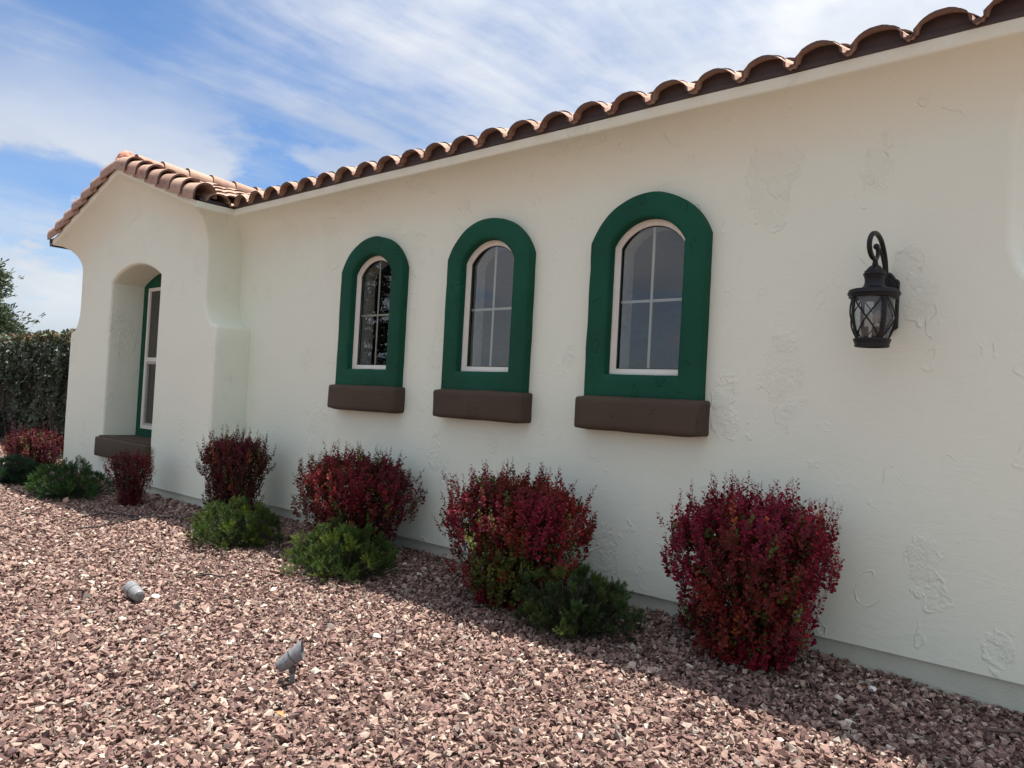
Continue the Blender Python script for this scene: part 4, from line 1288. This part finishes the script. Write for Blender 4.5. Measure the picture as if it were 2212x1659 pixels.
# ------------------------------------------------------------------ mugo pines
def mugo(base, width, height, label, seed, nshoot=740, tint=(0.035, 0.10, 0.022), candles=0, loose=0.0):
    rg = np.random.default_rng(seed)
    root = thing('mugo_pine', base, label, 'dwarf pine', 'dwarf green pines in the gravel')
    pos_l, dir_l, sz_l, col_l, stems = [], [], [], [], []
    # the mound is made of branch heads, each carrying several tufts
    heads = []
    for h in range(74):
        az = 2 * PI * (h * 0.618) + rg.normal(0, 0.2); el = math.asin(min(0.99, (h + 0.5) / 74 * 0.98 + 0.02))
        rr = 1 + rg.normal(0, 0.15) + loose * rg.random() * 0.25
        heads.append(np.array([math.cos(az) * math.cos(el) * width * 0.44 * rr, math.sin(az) * math.cos(el) * width * 0.42 * rr, (0.10 + 0.80 * math.sin(el) * (1 + 0.7 * (rr - 1))) * height]))
    for hd in heads:
        hc = np.array(tint) * rg.uniform(0.5, 1.35)
        if rg.random() < 0.35: hc = hc * np.array([1.45, 1.2, 0.8])
        R_ = rg.uniform(0.055, 0.080) * (width / 0.75)
        outd = hd / np.array([width * .44, width * .42, height]); outd /= np.linalg.norm(outd)
        stems.append(tube([Vector(hd * np.array([.15, .15, 0])), Vector(hd * np.array([.7, .7, .45])), Vector(hd)], [0.007, 0.005, 0.003], 4, caps=False))
        for k in range(max(1, nshoot // 74)):
            d = rg.normal(size=3); d = d / np.linalg.norm(d) + outd * 0.9 + np.array([0, 0, 0.35]); d /= np.linalg.norm(d)
            st = hd + d * R_ * 0.35; ln = R_ * rg.uniform(0.7, 1.15); ax = d * 0.8 + np.array([0, 0, 0.45]) + rg.normal(0, 0.12, 3); ax /= np.linalg.norm(ax)
            nn = 50
            t_ = rg.random(nn) ** 0.7
            p = st + ax * (t_[:, None] * ln)
            r = rg.normal(size=(nn, 3)); r -= (r @ ax)[:, None] * ax; r /= np.linalg.norm(r, axis=1, keepdims=True)
            dd = r * (1.15 - 0.65 * t_[:, None]) + ax * (0.55 + 0.5 * t_[:, None])
            pos_l.append(p); dir_l.append(dd); sz_l.append(rg.uniform(0.020, 0.032, nn) * (1 - 0.2 * t_))
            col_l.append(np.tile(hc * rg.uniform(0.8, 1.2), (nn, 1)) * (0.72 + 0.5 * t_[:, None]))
    # branches, then darkened inner needles
    v_, f_ = join(stems); mk('branches', v_, f_, M_BARK, root, smooth=False)['kind'] = 'stuff'
    pos = np.concatenate(pos_l); dr = np.concatenate(dir_l); sz = np.concatenate(sz_l); cl = np.concatenate(col_l)
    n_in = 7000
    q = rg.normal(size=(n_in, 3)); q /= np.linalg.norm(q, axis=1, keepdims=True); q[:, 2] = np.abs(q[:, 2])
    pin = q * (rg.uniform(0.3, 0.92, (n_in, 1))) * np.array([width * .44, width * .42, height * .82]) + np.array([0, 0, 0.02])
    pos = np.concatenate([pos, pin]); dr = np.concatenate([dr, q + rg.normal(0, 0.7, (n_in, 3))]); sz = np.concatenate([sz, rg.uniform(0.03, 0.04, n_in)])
    cl = np.concatenate([cl, np.tile(np.array(tint) * 0.4, (n_in, 1))])  # shade in the gaps painted into the inner needle tint
    NS = np.array([[-0.036, 0, 0], [0.036, 0, 0], [0.030, 0.7, 0.03], [0.0, 1.0, 0.0], [-0.030, 0.7, 0.03]], np.float32)
    NF = np.array([[0, 1, 2], [0, 2, 4], [4, 2, 3]], np.int32)
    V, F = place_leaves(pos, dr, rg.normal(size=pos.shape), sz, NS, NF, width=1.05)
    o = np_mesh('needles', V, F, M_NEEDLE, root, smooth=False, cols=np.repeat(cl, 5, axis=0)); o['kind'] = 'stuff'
    for c_i in range(candles):
        a = rg.uniform(0, 2 * PI); p = Vector((0.12 * math.cos(a) + 0.10, 0.10 * math.sin(a), height * rg.uniform(0.90, 0.96)))
        v_, f_ = tube([p, p + Vector((0, 0, 0.03)), p + Vector((0.002, 0, 0.065))], [0.007, 0.009, 0.004], 6); mk('candle', v_, f_, simple('pine_candle', (0.30, 0.25, 0.20), 0.8), root)
    return len(F)
mt_ = 0
MG = [
    ((-2.62, -0.60), 0.66, 0.34, 'dark green dwarf pine nearest the largest barberry, with upright shoots', 91, (0.046, 0.080, 0.024), 0),
    ((-4.54, -0.86), 0.76, 0.31, 'bright green dwarf pine in front of the wide dark red barberry', 92, (0.056, 0.102, 0.018), 0),
    ((-5.92, -0.93), 0.72, 0.31, 'bright green dwarf pine in front of the barberry beside the buttress', 93, (0.056, 0.104, 0.018), 0),
    ((-9.22, -1.12), 0.78, 0.36, 'spreading dwarf pine before the gabled wall, a dry leaf at its foot', 94, (0.034, 0.095, 0.022), 2),
    ((-10.62, -1.20), 0.62, 0.29, 'dark blue-green dwarf pine cut off at the left edge of the photo', 95, (0.028, 0.075, 0.036), 0),
]
for (bx_, by_), wd, ht, lab, sd_, ti, cd in MG:
    mt_ += mugo((bx_, by_, gz(bx_, by_) - 0.01), wd, ht, lab, sd_, tint=ti, candles=cd)
print('mugo tris', mt_)

# ------------------------------------------------------------------ hedge
def hedge():
    rg = np.random.default_rng(5)
    x0, x1, y0, y1, zt = -19.0, -12.7, 0.35, 1.5, 2.07
    root = thing('hedge', ((x0 + x1) / 2, (y0 + y1) / 2, 0), 'tall clipped hedge of leathery dark green leaves beyond the gabled wing', 'hedge')
    org = np.array([(x0 + x1) / 2, (y0 + y1) / 2, 0])
    st = []
    for i in range(330):
        x = rg.uniform(x0, x1); y = rg.uniform(y0 + 0.1, y1 - 0.3)
        p = np.array([x, y, 0.0]); path = [p.copy()]
        d = np.array([rg.normal(0, 0.22), rg.normal(-0.10, 0.2), 1.0])
        for k in range(8):
            d = d + rg.normal(0, 0.28, 3) * np.array([1, 1, 0.3]); d /= np.linalg.norm(d)
            p = p + d * rg.uniform(0.16, 0.28); 
            if p[2] > zt - 0.02: break
            p[1] = max(p[1], y0 + 0.02)
            path.append(p.copy())
        if len(path) > 2:
            st.append(tube([Vector(q - org) for q in path], list(np.linspace(0.011, 0.003, len(path))), 4, caps=False))
    v_, f_ = join(st); mk('branches', v_, f_, simple('hedge_branch', (0.07, 0.055, 0.045), 0.8), root, smooth=False)
    # dense inner core so that no daylight passes low down
    n = 24000
    P = np.stack([rg.uniform(x0, x1, n), np.where(rg.random(n) < 0.75, y0 + np.abs(rg.normal(0, 0.13, n)), rg.uniform(y0, y1, n)), rg.uniform(0.12, 1, n) ** 0.85 * zt], 1)
    topm = rg.random(n) < 0.25
    P[topm, 2] = zt - np.abs(rg.normal(0, 0.06, topm.sum())); P[topm, 1] = rg.uniform(y0, y1, topm.sum())
    P[:, 1] += 0.07 * np.sin(P[:, 0] * 3.1 + P[:, 2] * 4.0) + 0.05 * np.sin(P[:, 0] * 7.7)
    cen = P[rg.integers(0, n, n)]
    # whorls: group leaves in rosettes of 5
    m_ = n // 5
    cc = P[:m_]; nd = rg.normal(size=(m_, 3)) * 0.6 + np.array([0.1, -0.8, 0.55]); nd /= np.linalg.norm(nd, axis=1, keepdims=True)
    pos, dr, up = [], [], []
    for k in range(5):
        t_ = rg.normal(size=(m_, 3)); t_ -= (t_ * nd).sum(1, keepdims=True) * nd; t_ /= np.linalg.norm(t_, axis=1, keepdims=True)
        pos.append(cc + t_ * 0.012); dr.append(t_ + nd * 0.45); up.append(nd + rg.normal(0, 0.2, (m_, 3)))
    pos = np.concatenate(pos) - org; dr = np.concatenate(dr); up = np.concatenate(up)
    N_ = len(pos)
    c = np.array([0.058, 0.078, 0.048]) * rg.uniform(0.6, 1.4, (N_, 1))
    hi = pos[:, 2] > zt - 0.14
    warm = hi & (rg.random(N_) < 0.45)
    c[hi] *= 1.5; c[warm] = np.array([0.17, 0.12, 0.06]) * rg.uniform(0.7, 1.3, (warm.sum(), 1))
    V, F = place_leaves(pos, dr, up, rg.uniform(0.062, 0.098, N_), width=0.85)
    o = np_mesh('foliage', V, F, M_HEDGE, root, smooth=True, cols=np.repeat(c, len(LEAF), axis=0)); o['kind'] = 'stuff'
    # lumpy near-black filler inside the hedge, its shade put into the colour
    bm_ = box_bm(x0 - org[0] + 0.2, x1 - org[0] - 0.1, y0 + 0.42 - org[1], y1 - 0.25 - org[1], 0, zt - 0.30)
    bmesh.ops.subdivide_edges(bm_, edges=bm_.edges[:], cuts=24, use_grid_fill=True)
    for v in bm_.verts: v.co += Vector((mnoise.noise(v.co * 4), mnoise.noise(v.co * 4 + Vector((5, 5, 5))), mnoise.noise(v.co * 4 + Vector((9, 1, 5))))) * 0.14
    from_bm('dark_core', bm_, simple('hedge_core', (0.018, 0.017, 0.013), 0.95, bump=0.02, bscale=40), root, angle=180)
hedge()

# ------------------------------------------------------------------ trees
def conifer(name, base, height, width, label, seed, ntuft=2600, tint=(0.045, 0.075, 0.030), droop=0.0, crown0=0.12, layered=False, leafs=0.16):
    rg = np.random.default_rng(seed)
    root = thing(name, base, label, 'tree')
    v_, f_ = tube([Vector((0, 0, 0)), Vector((0.03, 0, height * 0.5)), Vector((0, 0, height * 0.97))], [height * 0.022, height * 0.014, 0.01], 10)
    mk('trunk', v_, f_, M_BARK, root)
    limbs = []; P, D = [], []
    nb = 60 if not layered else 95
    for i in range(nb):
        h = crown0 + (1 - crown0) * (i + rg.random()) / nb
        if layered: h = round(h * 22) / 22 + rg.normal(0, 0.006)
        h = min(h, 0.995)
        az = rg.uniform(0, 2 * PI)
        L_ = width * 0.5 * ((1 - h) ** (0.75 if layered else 0.5) * 1.0 + 0.06) * rg.uniform(0.75, 1.15)
        z0 = h * height
        up = 0.35 if not layered else 0.05
        e = np.array([math.cos(az) * L_, math.sin(az) * L_, z0 + L_ * up - droop * L_])
        b = np.array([0, 0, z0])
        md = (b + e) / 2 + np.array([0, 0, 0.10 * L_])
        limbs.append(tube([Vector(b), Vector(md), Vector(e)], [height * 0.006, height * 0.004, 0.006], 5, caps=False))
        nt = max(6, int(ntuft / nb * (L_ / (width * 0.32)) ** (1.0 if layered else 1.6)))
        t_ = rg.random(nt) ** 0.6
        p = (1 - t_[:, None]) ** 2 * b + 2 * (t_ * (1 - t_))[:, None] * md + (t_ ** 2)[:, None] * e
        sp_ = (0.34 if not layered else 0.17) * L_
        off = rg.normal(0, 1, (nt, 3)) * np.array([1, 1, 0.8 if not layered else 0.22]) * sp_ * (0.4 + 0.6 * (1 - t_[:, None]) + 0.15)
        P.append(p + off); d = off + (e - b) / (L_ + 1e-6) * sp_ + np.array([0, 0, 0.25 * sp_]); D.append(d)
    v_, f_ = join(limbs); mk('limbs', v_, f_, M_BARK, root)
    P = np.concatenate(P); D = np.concatenate(D) + rg.normal(0, 0.05, (len(P), 3))
    n = len(P)
    # each tuft is a few narrow sprays
    pos = np.repeat(P, 5, axis=0) + rg.normal(0, leafs * 0.25, (n * 5, 3)); dr = np.repeat(D / np.linalg.norm(D, axis=1, keepdims=True), 5, axis=0) + rg.normal(0, 0.5, (n * 5, 3))
    c = np.repeat(np.array(tint) * rg.uniform(0.55, 1.5, (n, 1)), 5, axis=0)
    V, F = place_leaves(pos, dr, rg.normal(size=pos.shape), rg.uniform(leafs * 0.6, leafs * 1.2, n * 5), width=0.42)
    o = np_mesh('crown', V, F, M_NEEDLE, root, smooth=False, cols=np.repeat(c, len(LEAF), axis=0)); o['kind'] = 'stuff'
    return root
conifer('cypress_tree', (-29.4, 2.15, 0), 5.7, 3.5, 'grey-green conifer rising behind the hedge at the left edge', 21, 24000, (0.075, 0.105, 0.055), crown0=0.05, leafs=0.15)
conifer('fir_tree', (-17.4, -9.6, 0), 5.6, 4.2, 'dark layered conifer, seen only as a reflection in the window nearest the gabled wing', 22, 2600, (0.014, 0.022, 0.012), droop=0.05, crown0=0.10, layered=True, leafs=0.17)

# ------------------------------------------------------------------ irrigation lines, twigs, leaves
def gp_(u, v, z=0.0):
    """ground point seen at photo position (u, v) of 2212 x 1659, used to read off where hoses and twigs lie"""
    d = Vector((u - 1106, v - 829.5, 1640.0))
    wd = Vector((sum(RM[i][j] * d[j] for j in range(3)) for i in range(3)))
    t_ = (z - 1.333) / wd.z
    return CAMP + wd * t_
def hose(pts, rad, label, name='drip_hose', mat=None, cat='hose', group='black drip hoses in the gravel'):
    P = [gp_(*p) for p in pts]
    base = P[0].copy(); base.z = 0
    path = sarc([tuple(p) for p in P], 8)
    path = [Vector((p.x, p.y, gz(p.x, p.y) + 0.014 + rad * 0.6 + 0.010 * mnoise.noise(p * 7))) - base for p in path]
    path[0].z -= 0.02; path[-1].z -= 0.02
    v_, f_ = tube(path, rad, 6)
    o = mk(name, v_, f_, mat or M_HOSE, None); o.location = base
    setp(o, label, cat, group)
D2 = 1 / 2.5
def z2(x, y): return ((x * 0.6329) / 1.85172, (1500 + y * 0.6329) / 1.85172)
hose([z2(130, 890), z2(185, 884), z2(245, 892)], 0.006, 'short black hose end on sunlit gravel before the spreading pine')
hose([z2(510, 906), z2(640, 888), z2(760, 890), z2(870, 902)], 0.006, 'black drip hose below the small narrow crimson barberry')
hose([z2(480, 986), z2(620, 968), z2(750, 935), z2(900, 914), z2(1010, 914), z2(1130, 922)], 0.006, 'longest black drip hose curving across the gravel toward the corner shrub')
hose([z2(0, 972), z2(30, 974), z2(62, 982)], 0.007, 'stub of black hose at the left edge of the gravel')
hose([z2(1235, 1284), z2(1310, 1276), z2(1380, 1280), z2(1432, 1279)], 0.0055, 'black hose piece between the lying spotlight and the bright pine')
def zz(x, y): return ((2600 + x * .6763) / 1.85172, (2300 + y * .6763) / 1.85172)
hose([zz(360, 575), zz(395, 540), zz(420, 505), zz(432, 470)], 0.007, 'dark bent twig at the foot of the largest barberry', 'twig', M_TWIG, 'twig', 'fallen twigs')
hose([zz(1990, 940), zz(2080, 948), zz(2190, 942)], 0.010, 'stout dark stick on the gravel near the wall corner at right', 'twig', M_TWIG, 'twig', 'fallen twigs')
def zc(x, y): return ((x * 0.904) / 1.85172, (1900 + y * 0.904) / 1.85172)
hose([zc(1745, 968), zc(1762, 940), zc(1775, 925)], 0.0035, 'thin short twig standing in the sunlit gravel', 'twig', M_TWIG, 'twig', 'fallen twigs')
hose([zc(1772, 1050), zc(1795, 1025), zc(1812, 990), zc(1818, 968)], 0.004, 'curved brown twig on sunlit gravel beyond the upright spotlight', 'twig', M_TWIG, 'twig', 'fallen twigs')
hose([zc(1240, 1112), zc(1275, 1096), zc(1322, 1084)], 0.0045, 'grey straight twig near the orange leaf', 'twig', M_TWIG, 'twig', 'fallen twigs')
hose([zc(222, 1115), zc(235, 1140), zc(262, 1160)], 0.003, 'thin twig at the lower left of the gravel', 'twig', M_TWIG, 'twig', 'fallen twigs')

def leaf_thing(name, uv, size, mat, label, tilt_, rz):
    p = gp_(*uv); base = Vector((p.x, p.y, gz(p.x, p.y) + 0.020))
    V, F = [], []
    n = 12
    for i in range(n + 1):
        t_ = i / n; wd = size * 0.34 * math.sin(PI * t_ ** 0.8) + 0.0005
        for s in (-1, 0, 1): V.append((s * wd, size * (t_ - 0.5), 0.10 * size * abs(s) + 0.12 * size * math.cos(PI * (t_ - 0.5) * 1.4)))
    for i in range(n):
        for j in range(2): F.append((i * 3 + j, i * 3 + j + 1, (i + 1) * 3 + j + 1, (i + 1) * 3 + j))
    o = mk(name, V, F, mat, None, angle=180); o.location = base; o.rotation_euler = Euler((tilt_, 0.2, rz))
    md = o.modifiers.new('thickness', 'SOLIDIFY'); md.thickness = 0.0012
    setp(o, label, 'leaf')
leaf_thing('dry_leaf', z2(418, 806), 0.085, M_DRY, 'dry tan leaf standing at the foot of the spreading pine', 1.15, 0.75)
leaf_thing('fallen_leaf', zc(1232, 1086), 0.045, M_ORANGE, 'bright orange leaf on the gravel below the upright spotlight', 0.15, 1.9)

def rock(uv, size, label, seed, col=(0.72, 0.66, 0.58)):
    p = gp_(*uv); rg = np.random.default_rng(seed)
    bm_ = bmesh.new()
    for i in range(14):
        v = Vector(rg.normal(size=3)); v.normalize(); bm_.verts.new((v.x * size, v.y * size * 0.75, v.z * size * 0.5))
    bmesh.ops.convex_hull(bm_, input=bm_.verts)
    bmesh.ops.delete(bm_, geom=[v for v in bm_.verts if not v.link_faces], context='VERTS')
    bmesh.ops.bevel(bm_, geom=bm_.edges[:], offset=size * 0.06, segments=1, affect='EDGES')
    o = from_bm('pale_stone', bm_, simple('pale_quartz', col, 0.8, bump=0.003, bscale=120, vary=0.2), None, smooth=False)
    o.location = (p.x, p.y, gz(p.x, p.y) + size * 0.35); setp(o, label, 'stone', 'pale stones in the gravel')
rock(zc(1668, 716), 0.032, 'white quartz stone on the sunlit gravel beyond the upright spotlight', 3, (0.8, 0.75, 0.68))
rock(zz(1312, 714), 0.030, 'white stone in the shade near the wall, right of the largest barberry', 4, (0.7, 0.68, 0.66))
rock(z2(985, 1408), 0.036, 'pale stone beside the lying spotlight', 5, (0.66, 0.56, 0.46))

# leaf litter blown under the shrubs
def litter():
    rg = np.random.default_rng(8)
    P = []
    for (bx_, by_, _), wd, *_r in SH:
        n = 60
        a = rg.uniform(0, 2 * PI, n); r = wd * 0.5 * rg.uniform(0.3, 1.25, n)
        P += [(bx_ + r_ * math.cos(a_), by_ + 0.75 * r_ * math.sin(a_)) for a_, r_ in zip(a, r)]
    P = [p for p in P if p[1] < (-0.42 if p[0] < -7.45 else -0.03)]
    pos = np.array([(x, y, gz(x, y) + rg.uniform(0.010, 0.024)) for x, y in P])
    n = len(pos); d = rg.normal(size=(n, 3)) * np.array([1, 1, 0.25]); up = rg.normal(size=(n, 3)) * 0.4 + np.array([0, 0, 1.0])
    pal = np.array([[0.16, 0.02, 0.02], [0.22, 0.09, 0.04], [0.10, 0.06, 0.035], [0.30, 0.20, 0.11]])
    V, F = place_leaves(pos, d, up, rg.uniform(0.012, 0.026, n), LEAF5, LEAF5F, width=1.0)
    o = np_mesh('leaf_litter', V, F, M_BARB, None, smooth=True, cols=np.repeat(pal[rg.integers(0, 4, n)], 5, axis=0))
    setp(o, 'small dry red and brown leaves scattered on the gravel under the barberries', 'leaf litter', kind='stuff')
litter()
